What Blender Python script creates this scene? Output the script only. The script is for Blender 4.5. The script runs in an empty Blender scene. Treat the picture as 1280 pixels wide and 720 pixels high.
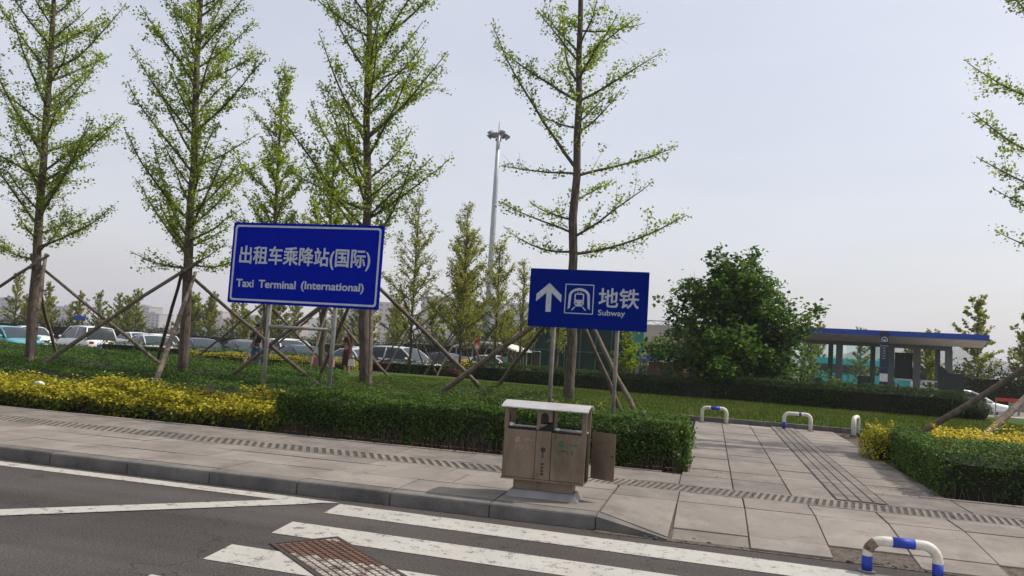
import bpy, bmesh, math, random
import numpy as np
from mathutils import Vector, Matrix

random.seed(7)
RNG = np.random.default_rng(11)
R = math.radians
scene = bpy.context.scene
COL = scene.collection

# ------------------------------------------------------------------ camera
PITCH, ROLL, YAW, CAM_H = R(4.4), R(3.6), R(-14.5), 1.55
fw = Vector((math.sin(YAW) * math.cos(PITCH), math.cos(YAW) * math.cos(PITCH), math.sin(PITCH)))
rt = Vector((math.cos(YAW), -math.sin(YAW), 0))
up = rt.cross(fw)
cr = rt * math.cos(ROLL) + up * math.sin(ROLL)
cu = -rt * math.sin(ROLL) + up * math.cos(ROLL)
camd = bpy.data.cameras.new('camera')
camd.sensor_width = 36.0
camd.lens = 980 / 1280 * 36
camd.clip_start = 0.05
camd.clip_end = 9000
cam = bpy.data.objects.new('camera', camd)
COL.objects.link(cam)
cam.matrix_world = Matrix(((cr.x, cu.x, -fw.x, 0), (cr.y, cu.y, -fw.y, 0), (cr.z, cu.z, -fw.z, CAM_H), (0, 0, 0, 1)))
scene.camera = cam

# ------------------------------------------------------------------ sky and sun
SUN_EL, SUN_AZ = R(52), R(66)          # azimuth from +Y towards +X: right of the view and a little beyond
world = bpy.data.worlds.new('World')
scene.world = world
world.use_nodes = True
wn, wl = world.node_tree.nodes, world.node_tree.links
bg = wn['Background']
sky = wn.new('ShaderNodeTexSky')
sky.sky_type = 'NISHITA'
sky.sun_disc = False
sky.sun_elevation = SUN_EL
sky.sun_rotation = SUN_AZ
sky.altitude = 0
sky.air_density = 1.3
sky.dust_density = 3.5
sky.ozone_density = 1.6
hz = wn.new('ShaderNodeMixRGB')        # thin even veil of high haze over the clear sky
hz.inputs[0].default_value = 0.55
hz.inputs[2].default_value = (7.05, 7.0, 7.55, 1)
# faint, broad cloud streaks
tcw = wn.new('ShaderNodeTexCoord')
mpw = wn.new('ShaderNodeMapping'); mpw.inputs['Scale'].default_value = (1.2, 1.2, 4.0)
nzw = wn.new('ShaderNodeTexNoise'); nzw.inputs['Scale'].default_value = 2.3; nzw.inputs['Detail'].default_value = 5
rpw = wn.new('ShaderNodeMapRange'); rpw.inputs[1].default_value = 0.35; rpw.inputs[2].default_value = 0.75
rpw.inputs[3].default_value = 0.52; rpw.inputs[4].default_value = 0.66
wl.new(tcw.outputs['Generated'], mpw.inputs[0]); wl.new(mpw.outputs[0], nzw.inputs[0])
wl.new(nzw.outputs[0], rpw.inputs[0]); wl.new(rpw.outputs[0], hz.inputs[0])
wl.new(sky.outputs[0], hz.inputs[1]); wl.new(hz.outputs[0], bg.inputs[0])
bg.inputs[1].default_value = 0.133

sund = bpy.data.lights.new('sun', 'SUN')
sund.energy = 4.2
sund.angle = R(0.6)
sund.color = (1.0, 0.93, 0.83)
sun = bpy.data.objects.new('sun', sund)
COL.objects.link(sun)
sdir = Vector((math.sin(SUN_AZ) * math.cos(SUN_EL), math.cos(SUN_AZ) * math.cos(SUN_EL), math.sin(SUN_EL)))
sun.rotation_euler = sdir.to_track_quat('Z', 'Y').to_euler()

scene.view_settings.view_transform = 'Standard'
scene.view_settings.look = 'None'
scene.view_settings.gamma = 1
scene.view_settings.exposure = 0.0
scene.view_settings.use_curve_mapping = False
scene.cycles.max_bounces = 6
scene.cycles.volume_bounces = 0
scene.cycles.transparent_max_bounces = 8

# ------------------------------------------------------------------ helpers: tags
def tag(o, label=None, cat=None, group=None, kind=None):
    if label: o['label'] = label
    if cat: o['category'] = cat
    if group: o['group'] = group
    if kind: o['kind'] = kind
    return o

def empty(name, loc=(0, 0, 0), rz=0.0, label=None, cat=None, group=None):
    o = bpy.data.objects.new(name, None)
    o.empty_display_size = 0.2
    o.location = loc
    o.rotation_euler = (0, 0, rz)
    COL.objects.link(o)
    return tag(o, label, cat, group)

def link(name, me, mat=None, parent=None):
    if mat is not None and len(me.materials) == 0:
        me.materials.append(mat)
    o = bpy.data.objects.new(name, me)
    COL.objects.link(o)
    if parent: o.parent = parent
    return o

def copy_tree(o, parent=None):
    c = o.copy(); COL.objects.link(c); c.parent = parent
    for ch in list(o.children):
        copy_tree(ch, c)
    return c

# ------------------------------------------------------------------ helpers: geometry
class MB:
    def __init__(s): s.v = []; s.f = []
    def poly(s, pts):
        b = len(s.v); s.v += [tuple(p) for p in pts]; s.f.append(tuple(range(b, b + len(pts)))); return s
    def hexa(s, p):                              # 8 points: bottom ring ccw, top ring ccw
        b = len(s.v); s.v += [tuple(q) for q in p]
        for q in ((3, 2, 1, 0), (4, 5, 6, 7), (0, 1, 5, 4), (1, 2, 6, 5), (2, 3, 7, 6), (3, 0, 4, 7)):
            s.f.append(tuple(b + i for i in q))
        return s
    def box(s, x0, x1, y0, y1, z0, z1):
        return s.hexa([(x0, y0, z0), (x1, y0, z0), (x1, y1, z0), (x0, y1, z0), (x0, y0, z1), (x1, y0, z1), (x1, y1, z1), (x0, y1, z1)])
    def prism(s, pts, a, b, axis='y'):           # polygon in the two other axes, extruded from a to b
        n = len(pts); base = len(s.v)
        for t in (a, b):
            for (p, q) in pts:
                s.v.append((p, t, q) if axis == 'y' else ((t, p, q) if axis == 'x' else (p, q, t)))
        s.f.append(tuple(base + i for i in range(n))); s.f.append(tuple(base + n + i for i in reversed(range(n))))
        for i in range(n):
            j = (i + 1) % n
            s.f.append((base + j, base + i, base + n + i, base + n + j))
        return s
    def tube(s, pts, rad, n=8, cap=True, irr=0.0):
        pts = [Vector(p) for p in pts]
        if not hasattr(rad, '__len__'): rad = [rad] * len(pts)
        base = len(s.v); ref = None
        for i, p in enumerate(pts):
            d = (pts[min(i + 1, len(pts) - 1)] - pts[max(i - 1, 0)]).normalized()
            if ref is None:
                ref = d.orthogonal().normalized()
            else:
                ref = (ref - d * ref.dot(d)).normalized()
            w = d.cross(ref)
            for k in range(n):
                a = 2 * math.pi * k / n
                r = rad[i] * (1 + (random.uniform(-irr, irr) if irr else 0))
                s.v.append(tuple(p + ref * (math.cos(a) * r) + w * (math.sin(a) * r)))
        for i in range(len(pts) - 1):
            for k in range(n):
                k2 = (k + 1) % n
                s.f.append((base + i * n + k, base + i * n + k2, base + (i + 1) * n + k2, base + (i + 1) * n + k))
        if cap:
            s.f.append(tuple(base + k for k in reversed(range(n))))
            s.f.append(tuple(base + (len(pts) - 1) * n + k for k in range(n)))
        return s
    def cyl(s, c, r, a, b, axis='z', n=16):
        d = {'x': (1, 0, 0), 'y': (0, 1, 0), 'z': (0, 0, 1)}[axis]
        c = Vector(c); d = Vector(d)
        return s.tube([c + d * a, c + d * b], r, n)
    def ball(s, c, r, nu=10, nv=7):
        if not hasattr(r, '__len__'): r = (r, r, r)
        base = len(s.v)
        for j in range(nv + 1):
            t = math.pi * j / nv
            for i in range(nu):
                a = 2 * math.pi * i / nu
                s.v.append((c[0] + r[0] * math.sin(t) * math.cos(a), c[1] + r[1] * math.sin(t) * math.sin(a), c[2] + r[2] * math.cos(t)))
        for j in range(nv):
            for i in range(nu):
                i2 = (i + 1) % nu
                s.f.append((base + j * nu + i, base + (j + 1) * nu + i, base + (j + 1) * nu + i2, base + j * nu + i2))
        return s
    def mesh(s, name, mat=None, smooth=False, bevel=0.0):
        me = bpy.data.meshes.new(name)
        me.from_pydata(s.v, [], s.f)
        if bevel:
            bm = bmesh.new(); bm.from_mesh(me)
            bmesh.ops.remove_doubles(bm, verts=bm.verts, dist=1e-5)
            es = [e for e in bm.edges if len(e.link_faces) == 2 and e.calc_face_angle(0) > 0.5]
            bmesh.ops.bevel(bm, geom=es, offset=bevel, segments=2, affect='EDGES', clamp_overlap=True)
            bm.to_mesh(me); bm.free()
        if smooth:
            me.polygons.foreach_set('use_smooth', [True] * len(me.polygons))
        me.update()
        if mat is not None: me.materials.append(mat)
        return me
    def build(s, name, mat, parent=None, smooth=False, bevel=0.0):
        return link(name, s.mesh(name, mat, smooth, bevel), None, parent)

def quads_mesh(name, V, mat, tint=None):
    """V: (N,4,3) array of quads -> mesh with a per-face 'tint' value"""
    N = V.shape[0]
    me = bpy.data.meshes.new(name)
    me.vertices.add(N * 4)
    me.vertices.foreach_set('co', np.ascontiguousarray(V, dtype=np.float32).ravel())
    me.loops.add(N * 4)
    me.loops.foreach_set('vertex_index', np.arange(N * 4, dtype=np.int32))
    me.polygons.add(N)
    me.polygons.foreach_set('loop_start', np.arange(0, N * 4, 4, dtype=np.int32))
    if tint is not None:
        at = me.attributes.new('tint', 'FLOAT', 'FACE')
        at.data.foreach_set('value', np.asarray(tint, dtype=np.float32))
    me.update(calc_edges=True)
    me.materials.append(mat)
    return me

def leaf_quads(C, size, up_bias=0.3, shape='leaf', out=None, out_w=0.0):
    """kite-shaped leaf quads at centres C with random attitude"""
    N = len(C)
    nrm = RNG.normal(size=(N, 3)); nrm[:, 2] = np.abs(nrm[:, 2]) * (1 + up_bias * 3) + up_bias
    if out is not None: nrm = nrm + out * out_w
    nrm /= np.linalg.norm(nrm, axis=1, keepdims=True)
    t = RNG.normal(size=(N, 3)); t -= nrm * (t * nrm).sum(1, keepdims=True)
    t /= np.linalg.norm(t, axis=1, keepdims=True)
    b = np.cross(nrm, t)
    sz = (size * RNG.uniform(0.65, 1.3, N))[:, None]
    if shape == 'fan':
        P = [(-.5, 0, 0), (.25, -.58, .1), (.5, 0, -.05), (.25, .58, .1)]
    elif shape == 'broad':
        P = [(-.5, 0, 0), (-.05, -.42, .10), (.55, 0, -.12), (-.05, .42, .10)]
    elif shape == 'needle':
        P = [(-.5, 0, 0), (0, -.12, .04), (.5, 0, 0), (0, .12, .04)]
    else:
        P = [(-.5, 0, 0), (.0, -.3, .08), (.5, 0, 0), (.0, .3, .08)]
    return np.stack([C + (t * p[0] + b * p[1] + nrm * p[2]) * sz for p in P], axis=1)

# ------------------------------------------------------------------ materials
def nt(name):
    m = bpy.data.materials.new(name); m.use_nodes = True
    return m, m.node_tree.nodes, m.node_tree.links, m.node_tree.nodes['Principled BSDF']

def pm(name, c1, c2=None, scale=6.0, rough=0.7, bump=0.0, bscale=40.0, metal=0.0, detail=6.0, spec=0.4, rand=0.0, speck=0.0, sscale=150.0, coords='pos', lo=0.35, hi=0.65, coat=0.0, stretch=None, stain=0.0):
    m, n, l, p = nt(name)
    p.inputs['Roughness'].default_value = rough
    p.inputs['Metallic'].default_value = metal
    p.inputs['Specular IOR Level'].default_value = spec
    p.inputs['Coat Weight'].default_value = coat
    c2 = c2 or tuple(c * 0.78 for c in c1)
    if coords == 'pos':
        src = n.new('ShaderNodeNewGeometry').outputs['Position']
    else:
        src = n.new('ShaderNodeTexCoord').outputs['Object']
    if stretch:
        mp = n.new('ShaderNodeMapping'); mp.inputs['Scale'].default_value = stretch
        l.new(src, mp.inputs[0]); src = mp.outputs[0]
    nz = n.new('ShaderNodeTexNoise'); nz.inputs['Scale'].default_value = scale; nz.inputs['Detail'].default_value = detail
    nz.inputs['Roughness'].default_value = 0.62
    l.new(src, nz.inputs['Vector'])
    mr = n.new('ShaderNodeMapRange'); mr.inputs[1].default_value = lo; mr.inputs[2].default_value = hi
    l.new(nz.outputs[0], mr.inputs[0])
    mx = n.new('ShaderNodeMixRGB'); mx.inputs[1].default_value = (*c1, 1); mx.inputs[2].default_value = (*c2, 1)
    l.new(mr.outputs[0], mx.inputs[0])
    out = mx.outputs[0]
    if speck:
        ns = n.new('ShaderNodeTexNoise'); ns.inputs['Scale'].default_value = sscale; ns.inputs['Detail'].default_value = 2
        l.new(src, ns.inputs['Vector'])
        ms = n.new('ShaderNodeMapRange'); ms.inputs[1].default_value = 0.3; ms.inputs[2].default_value = 0.7
        ms.inputs[3].default_value = 1 - speck; ms.inputs[4].default_value = 1 + speck
        l.new(ns.outputs[0], ms.inputs[0])
        mm = n.new('ShaderNodeMixRGB'); mm.blend_type = 'MULTIPLY'; mm.inputs[0].default_value = 1
        l.new(out, mm.inputs[1]); l.new(ms.outputs[0], mm.inputs[2]); out = mm.outputs[0]
    if stain:
        na = n.new('ShaderNodeTexNoise'); na.inputs['Scale'].default_value = 3.7; na.inputs['Detail'].default_value = 7; na.inputs['Roughness'].default_value = .7
        l.new(src, na.inputs['Vector'])
        ma = n.new('ShaderNodeMapRange'); ma.inputs[1].default_value = .52; ma.inputs[2].default_value = .70; ma.inputs[3].default_value = 1; ma.inputs[4].default_value = 1 - stain
        l.new(na.outputs[0], ma.inputs[0])
        vo = n.new('ShaderNodeTexVoronoi'); vo.inputs['Scale'].default_value = 4.5; l.new(src, vo.inputs['Vector'])
        mv = n.new('ShaderNodeMapRange'); mv.inputs[1].default_value = .05; mv.inputs[2].default_value = .09; mv.inputs[3].default_value = 1 - stain * .9; mv.inputs[4].default_value = 1
        l.new(vo.outputs['Distance'], mv.inputs[0])
        mq = n.new('ShaderNodeMath'); mq.operation = 'MULTIPLY'; l.new(ma.outputs[0], mq.inputs[0]); l.new(mv.outputs[0], mq.inputs[1])
        mm = n.new('ShaderNodeMixRGB'); mm.blend_type = 'MULTIPLY'; mm.inputs[0].default_value = 1
        l.new(out, mm.inputs[1]); l.new(mq.outputs[0], mm.inputs[2]); out = mm.outputs[0]
    if rand:
        oi = n.new('ShaderNodeObjectInfo')
        mo = n.new('ShaderNodeMapRange'); mo.inputs[3].default_value = 1 - rand; mo.inputs[4].default_value = 1 + rand
        l.new(oi.outputs['Random'], mo.inputs[0])
        mm = n.new('ShaderNodeMixRGB'); mm.blend_type = 'MULTIPLY'; mm.inputs[0].default_value = 1
        l.new(out, mm.inputs[1]); l.new(mo.outputs[0], mm.inputs[2]); out = mm.outputs[0]
    l.new(out, p.inputs['Base Color'])
    if bump:
        nb = n.new('ShaderNodeTexNoise'); nb.inputs['Scale'].default_value = bscale; nb.inputs['Detail'].default_value = 4
        l.new(src, nb.inputs['Vector'])
        bp = n.new('ShaderNodeBump'); bp.inputs['Strength'].default_value = bump; bp.inputs['Distance'].default_value = 0.02
        l.new(nb.outputs[0], bp.inputs['Height']); l.new(bp.outputs[0], p.inputs['Normal'])
    return m

def leafmat(name, cols, trans=0.35, rough=0.45, spec=0.35, cscale=1.1):
    rough, spec = max(rough, 0.55), spec * 0.3
    """leaf colours by the leaf's own random tint, with a slow drift through the plant"""
    m, n, l, p = nt(name)
    at = n.new('ShaderNodeAttribute'); at.attribute_name = 'tint'
    geo = n.new('ShaderNodeNewGeometry')
    nz = n.new('ShaderNodeTexNoise'); nz.inputs['Scale'].default_value = cscale; nz.inputs['Detail'].default_value = 3
    l.new(geo.outputs['Position'], nz.inputs['Vector'])
    ad = n.new('ShaderNodeMath'); ad.operation = 'MULTIPLY_ADD'; ad.inputs[1].default_value = 0.9; 
    l.new(nz.outputs[0], ad.inputs[0])
    sb = n.new('ShaderNodeMath'); sb.operation = 'ADD'; sb.inputs[1].default_value = -0.45
    l.new(at.outputs['Fac'], sb.inputs[0]); l.new(sb.outputs[0], ad.inputs[2])
    rp = n.new('ShaderNodeValToRGB')
    els = rp.color_ramp.elements
    els[0].position, els[1].position = 0.0, 1.0
    els[0].color, els[1].color = (*cols[0], 1), (*cols[-1], 1)
    for i, c in list(enumerate(cols))[1:-1]:
        els.new(i / (len(cols) - 1)).color = (*c, 1)
    l.new(ad.outputs[0], rp.inputs[0])
    p.inputs['Roughness'].default_value = rough
    p.inputs['Specular IOR Level'].default_value = spec
    l.new(rp.outputs[0], p.inputs['Base Color'])
    tr = n.new('ShaderNodeBsdfTranslucent')
    mt = n.new('ShaderNodeMixRGB'); mt.blend_type = 'MULTIPLY'; mt.inputs[0].default_value = 1; mt.inputs[2].default_value = (1.25, 1.3, 0.6, 1)
    l.new(rp.outputs[0], mt.inputs[1]); l.new(mt.outputs[0], tr.inputs[0])
    mix = n.new('ShaderNodeMixShader'); mix.inputs[0].default_value = trans
    out = n['Material Output']
    l.new(p.outputs[0], mix.inputs[1]); l.new(tr.outputs[0], mix.inputs[2]); l.new(mix.outputs[0], out.inputs['Surface'])
    return m

def paintmat(name, col, under, wear=0.5, scale=9.0):
    """worn road paint: chips of the surface below show through"""
    m, n, l, p = nt(name)
    p.inputs['Roughness'].default_value = 0.75
    geo = n.new('ShaderNodeNewGeometry')
    a = n.new('ShaderNodeTexNoise'); a.inputs['Scale'].default_value = scale; a.inputs['Detail'].default_value = 8; a.inputs['Roughness'].default_value = 0.7
    b = n.new('ShaderNodeTexNoise'); b.inputs['Scale'].default_value = 55; b.inputs['Detail'].default_value = 4
    l.new(geo.outputs['Position'], a.inputs['Vector']); l.new(geo.outputs['Position'], b.inputs['Vector'])
    mu = n.new('ShaderNodeMath'); mu.operation = 'MULTIPLY_ADD'; mu.inputs[1].default_value = 0.45
    l.new(b.outputs[0], mu.inputs[0]); l.new(a.outputs[0], mu.inputs[2])
    mr = n.new('ShaderNodeMapRange'); mr.inputs[1].default_value = wear + 0.27; mr.inputs[2].default_value = wear + 0.40
    l.new(mu.outputs[0], mr.inputs[0])
    d = n.new('ShaderNodeTexNoise'); d.inputs['Scale'].default_value = 2.2; d.inputs['Detail'].default_value = 5
    l.new(geo.outputs['Position'], d.inputs['Vector'])
    dm = n.new('ShaderNodeMixRGB'); dm.inputs[1].default_value = (*col, 1); dm.inputs[2].default_value = (*[c * 0.72 for c in col], 1)
    l.new(d.outputs[0], dm.inputs[0])
    mx = n.new('ShaderNodeMixRGB'); mx.inputs[2].default_value = (*under, 1)
    l.new(mr.outputs[0], mx.inputs[0]); l.new(dm.outputs[0], mx.inputs[1]); l.new(mx.outputs[0], p.inputs['Base Color'])
    return m

def glassmat(name, col=(0.02, 0.03, 0.035), rough=0.06):
    m, n, l, p = nt(name)
    p.inputs['Base Color'].default_value = (*col, 1); p.inputs['Roughness'].default_value = rough
    p.inputs['Specular IOR Level'].default_value = 0.28
    nz = n.new('ShaderNodeTexNoise'); nz.inputs['Scale'].default_value = 3
    mr = n.new('ShaderNodeMapRange'); mr.inputs[3].default_value = rough; mr.inputs[4].default_value = rough + 0.08
    l.new(nz.outputs[0], mr.inputs[0]); l.new(mr.outputs[0], p.inputs['Roughness'])
    return m

def clearglass(name, tint=(0.80, 0.92, 0.86), alpha=0.25):
    m, n, l, p = nt(name)
    p.inputs['Base Color'].default_value = (0.25, 0.4, 0.36, 1); p.inputs['Roughness'].default_value = 0.05
    tr = n.new('ShaderNodeBsdfTransparent'); tr.inputs[0].default_value = (*tint, 1)
    mix = n.new('ShaderNodeMixShader'); mix.inputs[0].default_value = alpha
    l.new(tr.outputs[0], mix.inputs[1]); l.new(p.outputs[0], mix.inputs[2]); l.new(mix.outputs[0], n['Material Output'].inputs['Surface'])
    return m

M = {}
def asphaltmat():
    m, n, l, p = nt('asphalt')
    p.inputs['Roughness'].default_value = 0.9; p.inputs['Specular IOR Level'].default_value = 0.2
    pos = n.new('ShaderNodeNewGeometry').outputs['Position']
    def noise(sc, det=5, st=None, rough=.6):
        z = n.new('ShaderNodeTexNoise'); z.inputs['Scale'].default_value = sc; z.inputs['Detail'].default_value = det; z.inputs['Roughness'].default_value = rough
        if st:
            mp = n.new('ShaderNodeMapping'); mp.inputs['Scale'].default_value = st; mp.inputs['Rotation'].default_value = (0, 0, .12); l.new(pos, mp.inputs[0]); l.new(mp.outputs[0], z.inputs['Vector'])
        else: l.new(pos, z.inputs['Vector'])
        return z.outputs[0]
    def rng(v, a, b, c, d):
        r = n.new('ShaderNodeMapRange'); r.inputs[1].default_value = a; r.inputs[2].default_value = b; r.inputs[3].default_value = c; r.inputs[4].default_value = d; l.new(v, r.inputs[0]); return r.outputs[0]
    def mul(a, b):
        k = n.new('ShaderNodeMath'); k.operation = 'MULTIPLY'; l.new(a, k.inputs[0]); l.new(b, k.inputs[1]); return k.outputs[0]
    v = rng(noise(.55, 6), .3, .7, .82, 1.18)
    v = mul(v, rng(noise(1.0, 4, (.10, 1.3, 1)), .35, .65, .76, 1.2))     # tyre-worn lanes along the road
    v = mul(v, rng(noise(2.1, 6, None, .7), .58, .72, 1.0, .6))            # oil and tar stains
    v = mul(v, rng(noise(60, 2), .3, .7, .58, 1.42))                        # aggregate
    v = mul(v, rng(noise(150, 1), .62, .75, 1.0, 1.9))                      # bright chips
    vo = n.new('ShaderNodeTexVoronoi'); vo.feature = 'DISTANCE_TO_EDGE'; vo.inputs['Scale'].default_value = .42
    wob = n.new('ShaderNodeVectorMath'); wob.operation = 'ADD'
    nz3 = n.new('ShaderNodeTexNoise'); nz3.inputs['Scale'].default_value = 2.2; nz3.inputs['Detail'].default_value = 6; l.new(pos, nz3.inputs['Vector'])
    l.new(pos, wob.inputs[0]); l.new(nz3.outputs['Color'], wob.inputs[1]); l.new(wob.outputs[0], vo.inputs['Vector'])
    v = mul(v, rng(vo.outputs['Distance'], .0, .006, .55, 1.0))
    mx = n.new('ShaderNodeMixRGB'); mx.blend_type = 'MULTIPLY'; mx.inputs[0].default_value = 1; mx.inputs[1].default_value = (0.066, 0.058, 0.0545, 1)
    l.new(v, mx.inputs[2]); l.new(mx.outputs[0], p.inputs['Base Color'])
    bp = n.new('ShaderNodeBump'); bp.inputs['Strength'].default_value = .6; bp.inputs['Distance'].default_value = .02
    l.new(noise(85, 3), bp.inputs['Height']); l.new(bp.outputs[0], p.inputs['Normal'])
    return m
M['asphalt'] = asphaltmat()
M['lot'] = pm('lot_asphalt', (0.11, 0.105, 0.10), (0.075, 0.072, 0.07), 0.4, 0.9, 0.2, 60, spec=0.2)
M['granite'] = pm('granite', (0.245, 0.217, 0.19), (0.16, 0.142, 0.124), 1.3, 0.8, 0.25, 120, rand=0.13, speck=0.22, stain=.28, sscale=160, spec=0.25)
M['granite_dirty'] = pm('granite_dirty', (0.205, 0.182, 0.16), (0.13, 0.117, 0.104), 3.1, 0.85, 0.3, 120, rand=0.12, speck=0.2, sscale=120, spec=0.2)
M['kerb'] = pm('kerb_stone', (0.17, 0.158, 0.145), (0.095, 0.09, 0.083), 2.6, 0.82, 0.3, 100, rand=0.10, speck=0.18, sscale=140, spec=0.25)
M['slot'] = pm('slot_dirt', (0.078, 0.068, 0.058), (0.045, 0.039, 0.034), 9, 0.95, 0.5, 60)
M['joint'] = pm('joint_dirt', (0.06, 0.052, 0.043), (0.035, 0.03, 0.025), 12, 0.95, 0.5, 60)
M['rubble'] = pm('rubble', (0.14, 0.115, 0.09), (0.06, 0.05, 0.04), 22, 0.95, 1.0, 70)
M['soil'] = pm('soil', (0.10, 0.072, 0.05), (0.05, 0.038, 0.028), 3, 0.95, 0.8, 30)
M['lawn'] = pm('lawn', (0.058, 0.088, 0.016), (0.038, 0.062, 0.012), 0.9, 0.9, 0.9, 45, speck=0.35, sscale=40, spec=0.1)
M['paint'] = paintmat('road_paint', (0.43, 0.41, 0.37), (0.08, 0.072, 0.067), 0.50)
M['bark'] = pm('bark', (0.125, 0.097, 0.073), (0.045, 0.035, 0.027), 16, 0.9, 1.0, 26, stretch=(1, 1, 0.35))
M['bark2'] = pm('bark_dark', (0.12, 0.095, 0.075), (0.06, 0.048, 0.04), 9, 0.9, 1.0, 26)
M['stake'] = pm('stake_wood', (0.175, 0.135, 0.10), (0.075, 0.058, 0.044), 9, 0.88, 0.8, 30, rand=0.2)
M['twig'] = pm('twig', (0.12, 0.085, 0.06), (0.07, 0.05, 0.035), 9, 0.9)
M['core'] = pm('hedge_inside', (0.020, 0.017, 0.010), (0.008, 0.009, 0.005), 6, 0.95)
M['ginkgo'] = leafmat('ginkgo_leaf', [(0.11, 0.18, 0.016), (0.18, 0.26, 0.025), (0.26, 0.32, 0.036), (0.33, 0.35, 0.055)], 0.55)
M['ginkgo_far'] = leafmat('ginkgo_leaf_pale', [(0.13, 0.17, 0.03), (0.20, 0.235, 0.045), (0.28, 0.28, 0.065), (0.32, 0.27, 0.07)], 0.55, cscale=0.3)
M['privet'] = leafmat('privet_leaf', [(0.014, 0.034, 0.006), (0.03, 0.072, 0.010), (0.06, 0.125, 0.016), (0.12, 0.19, 0.028)], 0.28, 0.38, 0.5)
M['cover'] = leafmat('ground_cover_leaf', [(0.022, 0.042, 0.008), (0.038, 0.085, 0.012), (0.07, 0.135, 0.018), (0.13, 0.145, 0.035)], 0.3, 0.42, 0.45)
M['gold'] = leafmat('golden_privet_leaf', [(0.05, 0.075, 0.008), (0.20, 0.20, 0.016), (0.42, 0.355, 0.028), (0.60, 0.51, 0.075)], 0.35, 0.5, 0.3, cscale=2.2)
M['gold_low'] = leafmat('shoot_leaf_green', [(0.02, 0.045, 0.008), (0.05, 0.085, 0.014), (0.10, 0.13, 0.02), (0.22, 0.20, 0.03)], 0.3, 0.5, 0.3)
M['flower'] = leafmat('yellow_flower', [(0.35, 0.26, 0.02), (0.55, 0.42, 0.04), (0.68, 0.55, 0.08), (0.6, 0.5, 0.2)], 0.3, 0.6, 0.2)
M['box'] = leafmat('juniper_leaf', [(0.010, 0.024, 0.006), (0.020, 0.044, 0.010), (0.038, 0.072, 0.014), (0.07, 0.11, 0.02)], 0.15, 0.55, 0.25)
M['broad'] = leafmat('broad_leaf', [(0.018, 0.05, 0.009), (0.038, 0.092, 0.014), (0.075, 0.15, 0.022), (0.15, 0.23, 0.035)], 0.38, 0.42, 0.45, cscale=0.7)
M['darkbush'] = leafmat('dark_bush_leaf', [(0.014, 0.026, 0.010), (0.024, 0.042, 0.014), (0.045, 0.065, 0.02), (0.08, 0.09, 0.03)], 0.2, cscale=0.3)
M['maroon'] = leafmat('maroon_leaf', [(0.04, 0.012, 0.012), (0.07, 0.02, 0.018), (0.10, 0.03, 0.02), (0.14, 0.05, 0.03)], 0.25)
M['grass'] = leafmat('grass_blade', [(0.035, 0.058, 0.010), (0.06, 0.10, 0.015), (0.09, 0.135, 0.022), (0.17, 0.165, 0.055)], 0.3, 0.6, 0.2, cscale=.55)
M['sign_blue'] = pm('sign_blue', (0.001, 0.012, 0.34), (0.001, 0.010, 0.30), 7, 0.8, spec=0.02, coords='obj', stretch=(1, 1, .12))
M['sign_blue2'] = pm('sign_blue_dark', (0.001, 0.014, 0.20), (0.001, 0.012, 0.17), 0.8, 0.8, spec=0.02, coords='obj')
M['sign_white'] = pm('sign_white', (0.50, 0.54, 0.58), (0.40, 0.44, 0.48), 14, 0.5, coords='obj')
M['galv'] = pm('galvanised_steel', (0.33, 0.33, 0.31), (0.22, 0.215, 0.20), 6, 0.5, metal=0.4)
M['post'] = pm('weathered_post', (0.24, 0.215, 0.185), (0.15, 0.132, 0.115), 8, 0.6, metal=0.15)
M['bin_steel'] = pm('bin_steel', (0.235, 0.18, 0.128), (0.155, 0.115, 0.08), 3.4, 0.5, 0.05, 90, metal=0.35, stretch=(1, 1, 0.4), stain=.4)
M['bin_light'] = pm('bin_steel_light', (0.50, 0.49, 0.48), (0.38, 0.37, 0.36), 4, 0.45, metal=0.3)
M['bin_foot'] = pm('bin_foot_steel', (0.25, 0.24, 0.235), (0.17, 0.16, 0.155), 4, 0.45, metal=0.3)
M['bin_dark'] = pm('bin_inside', (0.02, 0.018, 0.016), (0.012, 0.01, 0.01), 6, 0.8)
M['bin_green'] = pm('bin_print_green', (0.015, 0.13, 0.05), (0.02, 0.10, 0.05), 40, 0.6)
M['bin_red'] = pm('bin_print_red', (0.36, 0.20, 0.15), (0.36, 0.27, 0.21), 60, 0.6)
M['bin_black'] = pm('bin_print_black', (0.02, 0.02, 0.02), (0.03, 0.03, 0.03), 40, 0.6)
M['paper'] = pm('paper_white', (0.7, 0.7, 0.68), None, 20, 0.8)
M['rust'] = pm('rusty_iron', (0.145, 0.072, 0.048), (0.075, 0.05, 0.04), 7, 0.85, 0.4, 80, spec=0.3)
M['rust_edge'] = pm('iron_frame', (0.05, 0.035, 0.03), None, 9, 0.8)
M['hoop_white'] = pm('hoop_white', (0.68, 0.66, 0.60), (0.50, 0.46, 0.39), 9, 0.55, stain=.4, coords='pos')
M['hoop_blue'] = pm('hoop_blue', (0.014, 0.045, 0.42), (0.02, 0.04, 0.28), 12, 0.55, stain=.3, coords='pos')
M['hoop_rust'] = pm('hoop_rust', (0.10, 0.055, 0.035), (0.25, 0.20, 0.15), 30, 0.85)
M['glass'] = glassmat('car_glass')
M['glass_pale'] = glassmat('windscreen_glass', (0.035, 0.048, 0.056), 0.05)
M['tyre'] = pm('tyre', (0.02, 0.02, 0.02), None, 12, 0.9)
M['rim'] = pm('wheel_rim', (0.45, 0.45, 0.46), None, 12, 0.35, metal=0.7)
M['trim'] = pm('black_trim', (0.02, 0.02, 0.022), None, 12, 0.5)
M['chrome'] = pm('chrome', (0.6, 0.6, 0.6), None, 12, 0.2, metal=0.9)
M['lamp_red'] = pm('tail_lamp_red', (0.30, 0.012, 0.012), None, 12, 0.25)
M['lamp_clear'] = pm('head_lamp', (0.6, 0.62, 0.64), None, 12, 0.15)
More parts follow.
